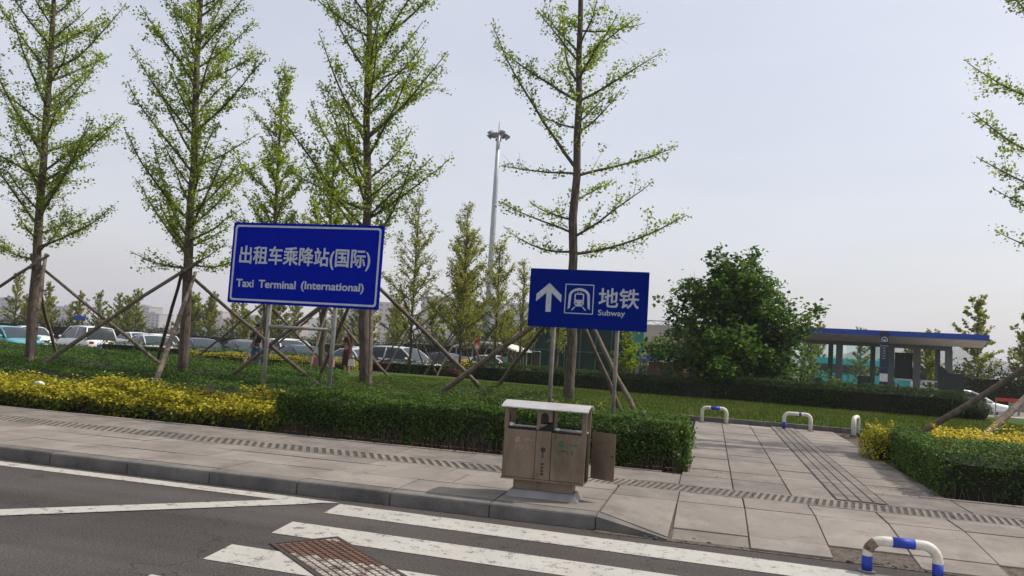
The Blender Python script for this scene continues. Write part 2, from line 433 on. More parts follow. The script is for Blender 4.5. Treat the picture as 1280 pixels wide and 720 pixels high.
M['plate_blue'] = pm('plate_blue', (0.02, 0.08, 0.45), None, 12, 0.4)
def carpaint(n, c): return pm('car_' + n, c, tuple(x * 0.93 for x in c), 2, 0.3, coat=0.35, spec=0.4)
M['car_white'] = carpaint('white', (0.74, 0.74, 0.73)); M['car_silver'] = carpaint('silver', (0.52, 0.53, 0.54))
M['car_black'] = carpaint('black', (0.018, 0.018, 0.022)); M['car_navy'] = carpaint('navy', (0.018, 0.026, 0.05))
M['car_teal'] = carpaint('teal', (0.07, 0.30, 0.36)); M['car_grey'] = carpaint('grey', (0.10, 0.105, 0.115))
M['bus_teal'] = pm('bus_teal', (0.05, 0.50, 0.48), (0.05, 0.45, 0.44), 2, 0.35, coat=0.4)
M['bus_white'] = pm('bus_white', (0.80, 0.84, 0.82), None, 2, 0.35, coat=0.4)
M['concrete'] = pm('concrete', (0.30, 0.29, 0.27), (0.22, 0.215, 0.20), 1.5, 0.85, 0.2, 30)
M['pav_column'] = pm('pavilion_column', (0.115, 0.13, 0.12), (0.09, 0.10, 0.092), 3, 0.45)
M['pav_blue'] = pm('fascia_blue', (0.012, 0.06, 0.34), (0.012, 0.05, 0.28), 1.2, 0.45)
M['pav_soffit'] = pm('soffit', (0.55, 0.53, 0.50), (0.45, 0.43, 0.40), 1.5, 0.7)
M['pav_sign'] = pm('pylon_dark', (0.018, 0.026, 0.06), None, 3, 0.4)
M['pav_glass'] = clearglass('pavilion_glass', (0.93, 0.98, 0.96), 0.05)
M['dark_panel'] = pm('dark_panel', (0.014, 0.022, 0.02), (0.02, 0.032, 0.028), 2, 0.5)
M['mast'] = pm('mast_steel', (0.44, 0.47, 0.48), (0.34, 0.37, 0.38), 1.2, 0.5, metal=0.3)
M['mast_head'] = pm('floodlight_housing', (0.16, 0.165, 0.17), (0.10, 0.10, 0.105), 3, 0.6)
M['mast_lens'] = pm('floodlight_lens', (0.42, 0.43, 0.42), None, 3, 0.25)
M['net'] = pm('green_netting', (0.010, 0.040, 0.024), (0.006, 0.024, 0.016), 1.6, 0.9, 0.4, 20)
M['net_light'] = pm('green_sheet', (0.04, 0.22, 0.14), (0.03, 0.16, 0.11), 2, 0.6)
M['net_pole'] = pm('scaffold_pole', (0.05, 0.13, 0.09), None, 6, 0.6)
M['billboard'] = pm('billboard_panel', (0.52, 0.44, 0.36), (0.42, 0.38, 0.32), 0.9, 0.7)
M['print_red'] = pm('print_red', (0.42, 0.04, 0.05), None, 6, 0.7)
M['roof_blue'] = pm('hut_roof_blue', (0.02, 0.12, 0.50), None, 3, 0.5)
M['hut_brown'] = pm('hut_brown', (0.09, 0.05, 0.03), None, 3, 0.8)
M['tent'] = pm('tent_cloth', (0.70, 0.64, 0.55), None, 2, 0.7)
M['skin'] = pm('skin', (0.42, 0.25, 0.17), None, 12, 0.6)
M['hair'] = pm('hair', (0.022, 0.014, 0.010), None, 30, 0.5)
M['hair_brown'] = pm('hair_brown', (0.045, 0.022, 0.014), None, 30, 0.5)
M['jeans'] = pm('jeans', (0.055, 0.13, 0.27), (0.035, 0.09, 0.19), 16, 0.85)
M['shirt'] = pm('shirt_tan', (0.27, 0.17, 0.11), (0.07, 0.045, 0.035), 20, 0.85)
M['pack'] = pm('backpack_black', (0.014, 0.014, 0.014), (0.03, 0.03, 0.028), 12, 0.8)
M['dress'] = pm('dress_maroon', (0.085, 0.022, 0.02), (0.03, 0.012, 0.012), 22, 0.85)
M['bag_white'] = pm('bag_white', (0.62, 0.60, 0.58), None, 12, 0.6)
M['gingham'] = pm('gingham_pink', (0.50, 0.25, 0.25), (0.25, 0.06, 0.07), 38, 0.85)
M['barrier_red'] = pm('barrier_red', (0.50, 0.06, 0.03), None, 8, 0.5)
M['cabinet'] = pm('cabinet_grey', (0.30, 0.34, 0.36), None, 4, 0.6)
M['far_wall'] = pm('far_wall_grey', (0.34, 0.32, 0.31), (0.28, 0.27, 0.26), 0.05, 0.9)
M['far_wall2'] = pm('far_wall_tan', (0.45, 0.36, 0.30), (0.40, 0.31, 0.26), 0.05, 0.9)
M['far_wall3'] = pm('far_wall_pink', (0.40, 0.31, 0.28), (0.34, 0.27, 0.25), 0.05, 0.9)
M['far_win'] = glassmat('far_window', (0.05, 0.06, 0.07), 0.2)
M['far_roof'] = pm('far_roof', (0.22, 0.17, 0.16), None, 0.05, 0.9)
M['hill'] = pm('hill_green', (0.06, 0.075, 0.06), (0.045, 0.055, 0.045), 0.02, 0.95)
M['sign_red'] = pm('sign_red', (0.5, 0.06, 0.05), None, 6, 0.5)
M['cone'] = pm('flower_pot_red', (0.28, 0.07, 0.035), None, 8, 0.7)

def structure(o): return tag(o, kind='structure')
LOT = -0.45

# ------------------------------------------------------------------ the ground, the road, the pavement
structure(MB().poly([(-4000, -2000, LOT), (4000, -2000, LOT), (4000, 6000, LOT), (-4000, 6000, LOT)]).build('ground', M['lot']))
structure(MB().box(-70, 70, -35, 7.06, LOT + 0.01, 0.0).build('road', M['asphalt']))

def flat(mb, pts, z=0.004): return mb.poly([(x, y, z) for x, y in pts])
road_marks = structure(bpy.data.objects.new('road_markings', None)); COL.objects.link(road_marks)
def mark(name, pts, z=0.004, mat='paint'):
    # thin sheet cut into strips so that its ends are slightly ragged
    flat(MB(), pts, z).build(name, M[mat], road_marks)
def bar(xl, yl, n):
    s = math.tan(R(-2.2)); w = 0.41; L = 9.0
    mark('crossing_bar', [(xl, yl - w), (xl + L, yl - w + s * L), (xl + L, yl + s * L), (xl - 0.05, yl)])
for i in range(5):
    bar(-3.25 - 0.01 * i, 6.86 - 0.84 * i, i)
mark('edge_line', [(-40, 6.80), (-3.60, 6.74), (-3.32, 6.90), (-3.9, 6.93), (-40, 6.99)])
mark('taper_line', [(-14.0, -2.66), (-13.84, -2.80), (-3.60, 6.64), (-3.43, 6.84), (-3.78, 6.80)], 0.0075)

# manhole cover: rusty cast grid, partly painted over by a crossing bar
mh = empty('manhole_cover', (-3.05, 5.32, 0.0), math.atan2(-0.64, 0.77), 'rusty rectangular iron manhole cover with a square grid set in the crossing', 'manhole cover')
MB().box(0.0, 1.1, 0.0, 0.47, 0.001, 0.0055).build('plate', M['rust'], mh)
fr = MB()
for a in ((-0.035, 1.135, -0.035, -0.004), (-0.035, 1.135, 0.474, 0.505), (-0.035, -0.004, -0.004, 0.474), (1.104, 1.135, -0.004, 0.474)):
    fr.box(*a, 0.001, 0.011)
fr.build('frame', M['rust_edge'], mh)
stud_me = MB().box(-0.021, 0.021, -0.021, 0.021, 0, 0.0075).mesh('stud', M['rust'], bevel=0.003)
M['paint_worn'] = paintmat('road_paint_worn', (0.40, 0.375, 0.33), (0.10, 0.06, 0.045), 0.41)
stud_pt = MB().box(-0.021, 0.021, -0.021, 0.021, 0, 0.0075).mesh('stud_painted', M['paint_worn'], bevel=0.003)
ca, sa = math.cos(mh.rotation_euler.z), math.sin(mh.rotation_euler.z)
for i in range(20):
    for j in range(9):
        lx, ly = 0.045 + i * 0.0533, 0.026 + j * 0.0525
        wy = 5.32 + lx * sa + ly * ca
        wx = -3.05 + lx * ca - ly * sa
        t = wy - (wx + 3.25) * math.tan(R(-2.2))
        painted = any(6.86 - 0.84 * k - 0.41 < t < 6.86 - 0.84 * k for k in range(5))
        o = link('stud', stud_pt if painted else stud_me, None, mh); o.location = (lx, ly, 0.0055)

# pavement: bed, kerb stones, slabs with open joints
PZ = 0.13
pave = structure(bpy.data.objects.new('pavement', None)); COL.objects.link(pave)
MB().box(-42, -0.92, 7.10, 10.22, LOT + 0.01, PZ - 0.018).build('bedding', M['joint'], pave)
MB().box(-0.92, 40, 8.20, 10.22, LOT + 0.01, PZ - 0.018).build('bedding', M['joint'], pave)
MB().hexa([(-0.92, 6.95, -.3), (40, 6.95, -.3), (40, 8.2, -.3), (-0.92, 8.2, -.3), (-0.92, 6.95, 0.006), (40, 6.95, 0.006), (40, 8.2, PZ - 0.02), (-0.92, 8.2, PZ - 0.02)]).build('bedding', M['rubble'], pave)
def slab_mesh(name, w, d, h=0.05, mat='granite', g=0.0055, bev=0.004):
    return MB().box(g, w - g, g, d - g, -h, 0).mesh(name, M[mat], bevel=bev)
kerb_me = MB().prism([(7.06, -0.3), (7.235, -0.3), (7.235, PZ), (7.072, PZ), (7.06, PZ - 0.012)], 0.004, 0.976, 'x').mesh('kerb_stone', M['kerb'], bevel=0.005)
x = -0.93 - 0.98
k = 0
while x > -30:
    o = link('kerb_stone', kerb_me, None, pave); o.location = (x, random.uniform(-.004, .004), random.uniform(-.004, .003)); x -= 0.98; k += 1
rows = [(7.235, 0.60, 'granite'), (7.835, 0.60, 'granite'), (8.435, 0.365, 'granite')]
meshes = {}
def slab(x, y, w, d, mat, z=PZ, par=pave, name='slab'):
    key = (round(w, 3), round(d, 3), mat)
    if key not in meshes: meshes[key] = slab_mesh('slab', w, d, mat=mat)
    o = link(name, meshes[key], None, par)
    o.location = (x, y, z + random.uniform(-.0035, .0025)); o.rotation_euler = (random.uniform(-.002, .002), random.uniform(-.002, .002), random.uniform(-.0015, .0015))
    return o
for r, (y, d, mt) in enumerate(rows):
    off = (0.0, 0.35, 0.1)[r]
    x = -0.93 - 0.98
    first = 0.98 - off if off else 0.98
    xx = -0.93
    n = 0
    while xx > -27:
        w = first if n == 0 else 0.98
        slab(xx - w, y, w, d, mt); xx -= w; n += 1
# slotted strip running along the whole pavement
STY, STD = 8.80, 0.50
base = MB().box(0.004, 0.646, 0.004, STD - 0.004, -0.05, -0.0065)
bars = MB()
nb = 9
for i in range(nb):
    a = -0.01 + i * (0.645 / nb)
    s = 0.11
    bars.prism([(a - 0.006, 0.05), (a + 0.029, 0.05), (a + 0.029 + s * 0.62, STD - 0.05), (a - 0.006 + s * 0.62, STD - 0.05)], -0.006, 0.0, 'z')
for (y0, y1) in ((0.004, 0.05), (STD - 0.05, STD - 0.004)): bars.box(0.004, 0.646, y0, y1, -0.006, 0.0)
bars2 = MB()
for i in range(6):
    a = .125 + i * .1075
    bars2.prism([(a - .03, .05), (a + .024, .05), (a + .024 - .21, STD - .05), (a - .03 - .21, STD - .05)], -0.006, 0.0, 'z')
for (y0, y1) in ((0.004, 0.05), (STD - 0.05, STD - 0.004)): bars2.box(0.004, 0.646, y0, y1, -0.006, 0.0)
strip2_me = bars2.mesh('slotted_slab', M['granite_dirty'])
strip_base = base.mesh('slot_bed', M['slot'])
strip_me = bars.mesh('slotted_slab', M['granite_dirty'])
for i in range(62):
    x = -26.8 + i * 0.65
    o = link('slotted_slab', strip2_me if x < -2.3 else strip_me, None, pave); o.location = (x, STY, PZ + random.uniform(-.003, .003))
    b = link('slot_bed', strip_base, None, o)
# strip behind it and the edging along the beds
n = 0
x = -27.0
while x < -0.4:
    slab(x, STY + STD, 0.89, 0.82, 'granite_dirty'); x += 0.89
for (xa, wa) in ((-.30, .60), (.30, .62), (.92, .46), (1.90, .82)): slab(xa, STY + STD, wa, .82, 'granite_dirty')
x = 2.72
while x < 14:
    slab(x, STY + STD, 0.98, 0.82, 'granite_dirty'); x += 0.98
edge_me = MB().box(0.003, 0.977, 0, 0.10, -0.2, 0.006).mesh('edging_stone', M['granite'], bevel=0.006)
x = -27.0
while x < 14:
    if not (-0.75 < x < 1.9):
        o = link('edging_stone', edge_me, None, pave); o.location = (x, 10.12, PZ)
    x += 0.98
# dropped kerb: flat row, then ramp slabs down to the road
for i in range(22):
    x = -0.92 + i * 0.65
    slab(x, 8.22, 0.65, 0.58, 'granite')
slope = math.atan2(PZ - 0.02, 1.23)
ramp_me = MB().box(0.004, 0.646, 0.004, 0.90, -0.05, 0).mesh('ramp_slab', M['granite'], bevel=0.004)
ramp2_me = MB().box(0.004, 0.646, 0.906, 1.235, -0.05, 0).mesh('ramp_edge_slab', M['granite'], bevel=0.004)
for i in range(22):
    x = -0.92 + i * 0.65
    if i == 0:   # flared corner slab: twisted from kerb height to the road
        f = MB().hexa([(x + .004, 7.24, -.1), (x + .5, 7.0, -.1), (x + .646, 8.21, -.1), (x + .004, 8.21, -.1),
                       (x + .004, 7.24, PZ), (x + .62, 7.0, 0.03), (x + .646, 8.21, PZ), (x + .004, 8.21, PZ)])
        f.build('flared_slab', M['granite'], pave)
        continue
    o = link('ramp_slab', ramp_me, None, pave)
    o.location = (x, 8.21, PZ + random.uniform(-.003, .003)); o.rotation_euler = (math.pi - slope, 0, 0)
    o.rotation_euler = (0, 0, 0)
    # ramp slabs run towards -Y: rotate the strip about X
    o.matrix_basis = Matrix.Translation((x + 0.65, 8.21, PZ + random.uniform(-.002, .002))) @ Matrix.Rotation(math.pi, 4, 'Z') @ Matrix.Rotation(-slope, 4, 'X')
    if i not in (3, 5):
        e = link('ramp_edge_slab', ramp2_me, None, pave)
        e.matrix_basis = Matrix.Translation((x + 0.65, 8.21, PZ + random.uniform(-.004, .004))) @ Matrix.Rotation(math.pi, 4, 'Z') @ Matrix.Rotation(-slope - 0.008 * (i % 2), 4, 'X')
# kerb return beside the flared slab
MB().hexa([(-0.925, 7.06, -.2), (-0.30, 6.97, -.2), (-0.30, 7.0, -.2), (-0.925, 7.235, -.2), (-0.925, 7.06, PZ - .012), (-0.30, 6.955, 0.018), (-0.30, 6.985, 0.022), (-0.925, 7.235, PZ - .004)]).build('kerb_flare', M['kerb'], pave)
# broken stones and grit in the gaps at the ramp's foot
for i in range(60):
    x = random.choice([random.uniform(1.1, 1.75), random.uniform(2.35, 3.05), random.uniform(-.5, 0.4)]); y = random.uniform(6.95, 7.15)
    s = random.uniform(.008, .022)
    o = MB().ball((0, 0, 0), (s, s * random.uniform(.6, 1), s * .6), 6, 4).build('rubble_stone', M['rubble'], pave); o.location = (x, y, 0.012)

n = 500
C = np.column_stack([RNG.uniform(-12, 8, n), 7.05 - np.abs(RNG.normal(0, .07, n)), np.full(n, .010)])
m_dirt = leafmat('gutter_debris', [(.05, .04, .03), (.09, .07, .05), (.13, .10, .07), (.10, .12, .05)], .1, .9, .1)
tag(link('gutter_debris', quads_mesh('gutter_debris', leaf_quads(C, .022, 3.0), m_dirt, RNG.uniform(0, 1, n))), 'specks of dirt and dry leaves along the kerb', 'debris', kind='stuff')
# footpath between the beds
path = structure(bpy.data.objects.new('footpath', None)); COL.objects.link(path)
MB().box(-0.30, 2.72, 10.22, 19.16, LOT + 0.01, PZ - 0.018).build('bedding', M['joint'], path)
cols = [(-0.30, 0.85), (0.55, 0.85)]
yy = 10.125
r = 0
while yy < 19.0:
    d = 0.64
    slab(-0.30, yy, 0.60, d, 'granite', par=path)
    slab(0.30, yy, 0.62, d, 'granite', par=path)
    slab(0.92, yy, 0.46, d, 'granite', par=path)
    slab(1.90, yy, 0.82, d, 'granite', par=path)
    yy += 0.64; r += 1
blk = MB()
for i in range(4):
    for (ya, yb) in ((.006, .312), (.322, .634)): blk.box(0.008 + i * 0.128, 0.120 + i * 0.128, ya, yb, -0.0055, 0.004)
blk_me = blk.mesh('tactile_slab', M['granite_dirty'], bevel=0.003)
blk_bed = MB().box(0.0, 0.516, 0.003, 0.637, -0.05, -0.006).mesh('tactile_bed', M['granite_dirty'])
yy = 9.32
while yy < 19.0:
    o = link('tactile_slab', blk_me, None, path); o.location = (1.382, yy, PZ + 0.004)
    link('tactile_bed', blk_bed, None, o); yy += 0.64
kb_me = MB().box(0.004, 0.646, 0, 0.12, -0.3, 0.10).mesh('path_kerb', M['kerb'], bevel=0.006)
for i in range(7):
    o = link('path_kerb', kb_me, None, path); o.location = (-1.0 + i * 0.65, 19.19 + 0.0 * i, PZ)

# planting ground: soil and lawn, gently mounded
def gz(x, y):
    z = 0.115
    if y < 28: z += 0.0
    if y > 31: z -= min((y - 31) / 3.0, 1.0) * 0.5 * (1 if x > -20 else 1)
    return z
def sheet(name, x0, x1, y0, y1, nx, ny, mat, zf, lump=0.02):
    mb = MB()
    for j in range(ny + 1):
        for i in range(nx + 1):
            xx, yy = x0 + (x1 - x0) * i / nx, y0 + (y1 - y0) * j / ny
            mb.v.append((xx, yy, zf(xx, yy) + random.uniform(-lump, lump)))
    for j in range(ny):
        for i in range(nx):
            a = j * (nx + 1) + i
            mb.f.append((a, a + 1, a + nx + 2, a + nx + 1))
    return structure(mb.build(name, M[mat], smooth=True))
sheet('soil', -40, -0.33, 10.21, 19.3, 60, 14, 'soil', lambda x, y: 0.10)
sheet('soil', 2.75, 34, 10.21, 19.3, 50, 14, 'soil', lambda x, y: 0.10)
sheet('lawn', -45, 34, 19.31, 36, 90, 22, 'lawn', lambda x, y: 0.20 - (max(0, y - 31.5) / 4.5) * 0.7, 0.012)
sheet('lawn', 3.2, 34, 15.2, 19.32, 40, 6, 'lawn', lambda x, y: 0.165, 0.012)
sheet('lawn', -3.6, -0.42, 15.1, 19.32, 10, 6, 'lawn', lambda x, y: 0.175, 0.012)

def grass(name, x0, x1, y0, y1, n, z):
    C = np.stack([RNG.uniform(x0, x1, n), RNG.uniform(y0, y1, n), np.full(n, z)], 1)
    h = RNG.uniform(0.03, 0.075, n); a = RNG.uniform(0, np.pi, n); w = 0.012
    dx = np.stack([np.cos(a) * w, np.sin(a) * w, np.zeros(n)], 1)
    tip = C + np.stack([RNG.normal(0, .02, n), RNG.normal(0, .02, n), h], 1)
    V = np.stack([C - dx, C + dx, tip + dx * .25, tip - dx * .25], 1)
    return tag(link(name, quads_mesh(name, V, M['grass'], RNG.uniform(0, 1, n))), kind='stuff')
g1 = grass('grass', -12, 9, 19.35, 28.8, 60000, 0.20); tag(g1, 'short mown green grass of the lawn behind the footpath', 'grass')
g2 = grass('grass', 3.3, 16, 15.3, 19.35, 18000, 0.165); tag(g2, 'short mown grass behind the hedge on the right', 'grass')
g3 = grass('grass', -3.6, -0.45, 15.1, 19.35, 8000, 0.175); tag(g3, 'short mown grass around the young tree behind the blue subway sign', 'grass')

# ------------------------------------------------------------------ hedges and beds
def lumps(P, amp, sc):
    s = np.zeros(len(P))
    for k in range(5):
        d = RNG_FIX[k]; s += np.sin(P @ d * sc * (0.7 + 0.5 * k) + k * 1.7) / (1 + 0.5 * k)
    return s * amp / 2.2
RNG_FIX = np.random.default_rng(5).normal(size=(5, 3))

def hedge(name, label, quad, z0, z1, leaf, n, mat, rag=0.04, group=None, cat='hedge', low_mat=None, stems=0, slope=None, shape='leaf', sides=True, up=0.25, topw=1.0, spiky=0.0, bare=.35, twigs=0):
    """quad: front-left, front-right, back-right, back-left footprint corners; leaves crowd the outside of the block"""
    q = np.array(quad, float)
    ctr = q.mean(0)
    e = empty(name, (ctr[0], ctr[1], z0), 0, label, cat, group)
    # core block, a little inside
    qi = ctr + (q - ctr) * 0.995
    ins = 0.06 + rag * 1.4
    edge = []
    for i in range(4):
        v = ctr - q[i]; edge.append(q[i] + v / max(np.linalg.norm(v), 1e-6) * ins * 1.6)
    def tz(u, v): 
        return z1 + (slope * v if slope else 0)
    NX = 24
    mb = MB(); 
    grid = {}
    for j, v in enumerate((0, .5, 1)):
        for i in range(NX + 1):
            u = i / NX
            p = (edge[0] * (1 - u) + edge[1] * u) * (1 - v) + (edge[3] * (1 - u) + edge[2] * u) * v
            zz = tz(u, v) - 0.07 - rag - random.uniform(0, 0.04)
            grid[(i, j)] = (p[0] - ctr[0], p[1] - ctr[1], zz - z0)
    b = {}
    for j in range(3):
        for i in range(NX + 1):
            b[(i, j)] = len(mb.v); mb.v.append(grid[(i, j)])
    bb = {}
    for (i, j) in [(i, 0) for i in range(NX + 1)] + [(i, 2) for i in range(NX + 1)]:
        bb[(i, j)] = len(mb.v); g = grid[(i, j)]; mb.v.append((g[0], g[1], 0.0))
    for i in range(NX):
        for j in range(2): mb.f.append((b[(i, j)], b[(i + 1, j)], b[(i + 1, j + 1)], b[(i, j + 1)]))
        mb.f.append((bb[(i, 0)], bb[(i + 1, 0)], b[(i + 1, 0)], b[(i, 0)]))
        mb.f.append((b[(i, 2)], b[(i + 1, 2)], bb[(i + 1, 2)], bb[(i, 2)]))
    for i in (0, NX): mb.f.append((bb[(i, 0)], b[(i, 0)], b[(i, 1)], b[(i, 2)], bb[(i, 2)]))
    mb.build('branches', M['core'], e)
    # leaves
    L1 = np.linalg.norm(q[1] - q[0]); L2 = np.linalg.norm(q[2] - q[1]); H = z1 - z0
    w = np.array([L1 * L2 * topw, L1 * H * 1.15, L1 * H * 0.35, L2 * H * (1.0 if sides else .3), L2 * H * (1.0 if sides else .3)])
    w = w / w.sum(); cnt = (w * n).astype(int)
    Ps, Ns = [], []
    for k, c in enumerate(cnt):
        u = RNG.uniform(0, 1, c); v = RNG.uniform(0, 1, c)
        if k == 0: uu, vv, zz = u, v, None; nn = np.tile([0, 0, 1.0], (c, 1))
        else:
            hh = 1 - (1 - v) ** 1.0 * 1.0
            hh = np.clip(v ** 0.8, 0.0, 1)
            if k == 1: uu, vv = u, np.zeros(c); d = q[1] - q[0]; nn = np.tile([d[1], -d[0], 0], (c, 1)) / L1
            if k == 2: uu, vv = u, np.ones(c); d = q[2] - q[3]; nn = np.tile([-d[1], d[0], 0], (c, 1)) / max(np.linalg.norm(d), .01)
            if k == 3: uu, vv = np.zeros(c), u; d = q[3] - q[0]; nn = np.tile([-d[1], d[0], 0], (c, 1)) / max(np.linalg.norm(d), .01)
            if k == 4: uu, vv = np.ones(c), u; d = q[2] - q[1]; nn = np.tile([d[1], -d[0], 0], (c, 1)) / max(np.linalg.norm(d), .01)
            zz = hh
        p = ((q[0][None] * (1 - uu)[:, None] + q[1][None] * uu[:, None]) * (1 - vv)[:, None] + (q[3][None] * (1 - uu)[:, None] + q[2][None] * uu[:, None]) * vv[:, None])
        top = z1 + (slope or 0) * vv
        z = top if zz is None else z0 + (top - z0) * zz
        P = np.column_stack([p, z])
        if zz is not None:      # round the shoulders and tuck the foot in
            P -= nn * (np.clip((zz - 0.8) / 0.2, 0, 1) ** 2 * 0.07)[:, None]
            P -= nn * (np.clip((0.25 - zz) / 0.25, 0, 1) * 0.05)[:, None]
        dep = np.abs(RNG.normal(0, 1, c)) * rag * 0.9
        P += nn * (lumps(P, .03, 1.2) + lumps(P, rag * 1.2, 3.3) + lumps(P, rag * .7, 9.0) - dep + rag * 0.55)[:, None]
        if spiky and zz is None:
            # tall shoots: leaves stack up at some spots
            s = (lumps(P, 1.0, 7.0) > 0.45); P[s, 2] += RNG.uniform(0, spiky, s.sum()); 
        Ps.append(P); Ns.append(nn)
    P = np.concatenate(Ps); Nn = np.concatenate(Ns)
    thin = (lumps(P, 1.0, 2.3) + .5 * lumps(P, 1.0, 6.1) > .55) & (RNG.uniform(0, 1, len(P)) < bare)
    P, Nn = P[~thin], Nn[~thin]
    sh = (RNG.uniform(0, 1, len(P)) < .02)
    P[sh] += Nn[sh] * RNG.uniform(.02, .09, sh.sum())[:, None]
    V = leaf_quads(P - np.array([ctr[0], ctr[1], z0]), leaf, up, shape, Nn, 1.0)
    tint = RNG.uniform(0, 1, len(P))
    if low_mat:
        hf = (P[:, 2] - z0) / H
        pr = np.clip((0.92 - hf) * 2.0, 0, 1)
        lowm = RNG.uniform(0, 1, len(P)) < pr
        tag(link('foliage', quads_mesh('foliage', V[~lowm], M[mat], tint[~lowm]), None, e), kind='stuff')
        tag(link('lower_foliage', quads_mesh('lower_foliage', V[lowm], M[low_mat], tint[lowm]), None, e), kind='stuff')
    else:
        tag(link('foliage', quads_mesh('foliage', V, M[mat], tint), None, e), kind='stuff')
    if twigs:
        mb = MB()
        for i in range(twigs):
            u, v = random.random(), random.random()
            p = (q[0] * (1 - u) + q[1] * u) * (1 - v) + (q[3] * (1 - u) + q[2] * u) * v
            x, y = p[0] - ctr[0], p[1] - ctr[1]; h = H + (slope or 0) * v
            mb.tube([(x, y, h - .14), (x + random.gauss(0, .05), y + random.gauss(0, .05), h + random.uniform(-.03, .06))], [.006, .003], 3, False)
        tag(mb.build('twigs', M['twig'], e), kind='stuff')
    if stems:
        mb = MB()
        for i in range(stems):
            u = random.random(); p = q[0] * (1 - u) + q[1] * u
            x, y = p[0] - ctr[0], p[1] - ctr[1] + random.uniform(-.02, .06)
            h = random.uniform(.15, .4) * H
            mb.tube([(x, y, 0), (x + random.uniform(-.06, .06), y + random.uniform(-.05, .02), h)], [.006, .003], 4, False)
        tag(mb.build('stems', M['twig'], e), kind='stuff')
    return e

hedge('hedge', 'clipped dark green hedge along the pavement behind the litter bin', [(-6.15, 10.38), (-0.22, 10.38), (-0.28, 11.5), (-6.25, 11.5)], 0.10, 0.70, 0.036, 62000, 'privet', 0.055, stems=620, twigs=250)
hedge('golden_hedge', 'yellow tipped low hedge along the pavement on the far left', [(-16.5, 10.40), (-6.05, 10.40), (-6.35, 12.0), (-16.5, 12.5)], 0.10, 0.40, 0.062, 58000, 'gold', 0.095, low_mat='gold_low', spiky=0.18, bare=.7, twigs=700)
hedge('ground_cover', 'patchy green ground cover bed behind the front hedge, round the taxi sign posts', [(-6.9, 11.55), (-0.30, 11.55), (-4.2, 19.2), (-8.5, 20.0)], 0.10, 0.56, 0.045, 62000, 'cover', 0.07, cat='shrub bed', slope=-0.02, bare=.8, twigs=1800)
hedge('shrub_bed', 'low green shrubs with yellow flowers at the corner behind the subway sign', [(-3.6, 13.2), (-0.33, 13.0), (-0.40, 15.0), (-3.8, 15.2)], 0.10, 0.50, 0.045, 16000, 'cover', 0.07, cat='shrub bed', bare=.6, twigs=300)
hedge('hedge', 'dark green hedge block just behind the yellow tipped hedge', [(-19.0, 12.75), (-7.2, 12.45), (-8.3, 15.6), (-21.0, 15.9)], 0.10, 0.54, 0.045, 52000, 'privet', 0.055, sides=True)
hedge('hedge', 'green hedge strip between the staked trees and the car park', [(-24.0, 16.4), (-8.8, 16.2), (-9.6, 19.6), (-26.0, 19.9)], 0.10, 0.58, 0.050, 44000, 'privet', 0.06)
hedge('hedge', 'green hedge strip in front of the person in jeans and the second row of trees', [(-26.0, 20.3), (-9.9, 20.1), (-10.4, 21.4), (-26.5, 21.5)], 0.10, 0.62, 0.05, 24000, 'privet', 0.06)
hedge('hedge', 'farthest left green hedge in front of the parked cars', [(-40.0, 21.8), (-17.2, 21.6), (-17.8, 23.6), (-41.0, 24.0)], 0.10, 0.62, 0.06, 34000, 'privet', 0.06)
hedge('hedge', 'large clipped hedge bordering the footpath on the right', [(2.62, 10.42), (15.0, 10.42), (15.0, 12.35), (2.70, 12.45)], 0.10, 0.66, 0.036, 90000, 'privet', 0.055, stems=300, twigs=300)
hedge('hedge', 'short hedge strip running back along the right side of the footpath', [(2.70, 12.46), (3.15, 12.46), (3.25, 13.7), (2.78, 13.7)], 0.10, 0.66, 0.036, 7000, 'privet', 0.05)
hedge('shrub', 'small golden shrub at the end of the right hegde beside the footpath'.replace('hegde', 'hedge'), [(2.55, 13.7), (2.95, 13.7), (2.95, 14.7), (2.6, 14.7)], 0.10, 0.56, 0.05, 2600, 'gold', 0.07, cat='shrub', spiky=.12)
hedge('flower_bed', 'band of bright yellow flowers behind the right hedge', [(3.2, 12.75), (9.2, 12.45), (9.4, 13.2), (3.35, 13.6)], 0.10, 0.68, 0.05, 13000, 'flower', 0.08, cat='flowers', spiky=.10)
hedge('flower_bed', 'scattered yellow flowers in front of the tree behind the subway sign', [(-4.2, 14.9), (-1.9, 14.6), (-1.9, 15.1), (-4.2, 15.4)], 0.10, 0.50, 0.045, 1800, 'flower', 0.07, cat='flowers', spiky=.08)
hedge('hedge', 'long dark hedge across the lawn below the green netting', [(-9.6, 31.0), (0.3, 28.9), (0.5, 30.2), (-9.3, 32.6)], 0.16, 0.84, 0.085, 40000, 'box', 0.06, shape='needle')
hedge('hedge', 'long dark hedge across the lawn below the big leafy tree and the pavilion', [(0.35, 28.9), (7.6, 27.5), (8.3, 29.2), (0.55, 30.2)], 0.16, 0.98, 0.085, 40000, 'box', 0.06, shape='needle')
hedge('hedge', 'clipped green hedge behind the lawn below the row of young trees', [(-15.0, 34.4), (-11.0, 35.4), (-11.0, 36.6), (-15.0, 35.8)], -0.3, 0.62, 0.06, 9000, 'privet', 0.04)
hedge('golden_hedge', 'low yellow hedge behind the two people on the lawn', [(-21.5, 28.8), (-14.6, 30.6), (-14.8, 31.4), (-21.7, 29.8)], 0.10, 0.58, 0.06, 7000, 'gold', 0.05)
hedge('hedge', 'green hedge strip behind the yellow hedge near the parked cars', [(-27.0, 30.0), (-15.0, 32.6), (-15.3, 33.4), (-27.5, 31.0)], -0.1, 0.72, 0.06, 12000, 'privet', 0.05)
hedge('shrub', 'dark maroon leaved shrub at the end of the clipped hedge', [(-15.6, 33.2), (-14.3, 33.6), (-14.4, 34.3), (-15.7, 33.9)], -0.05, 0.66, 0.06, 1800, 'maroon', 0.06, cat='shrub')

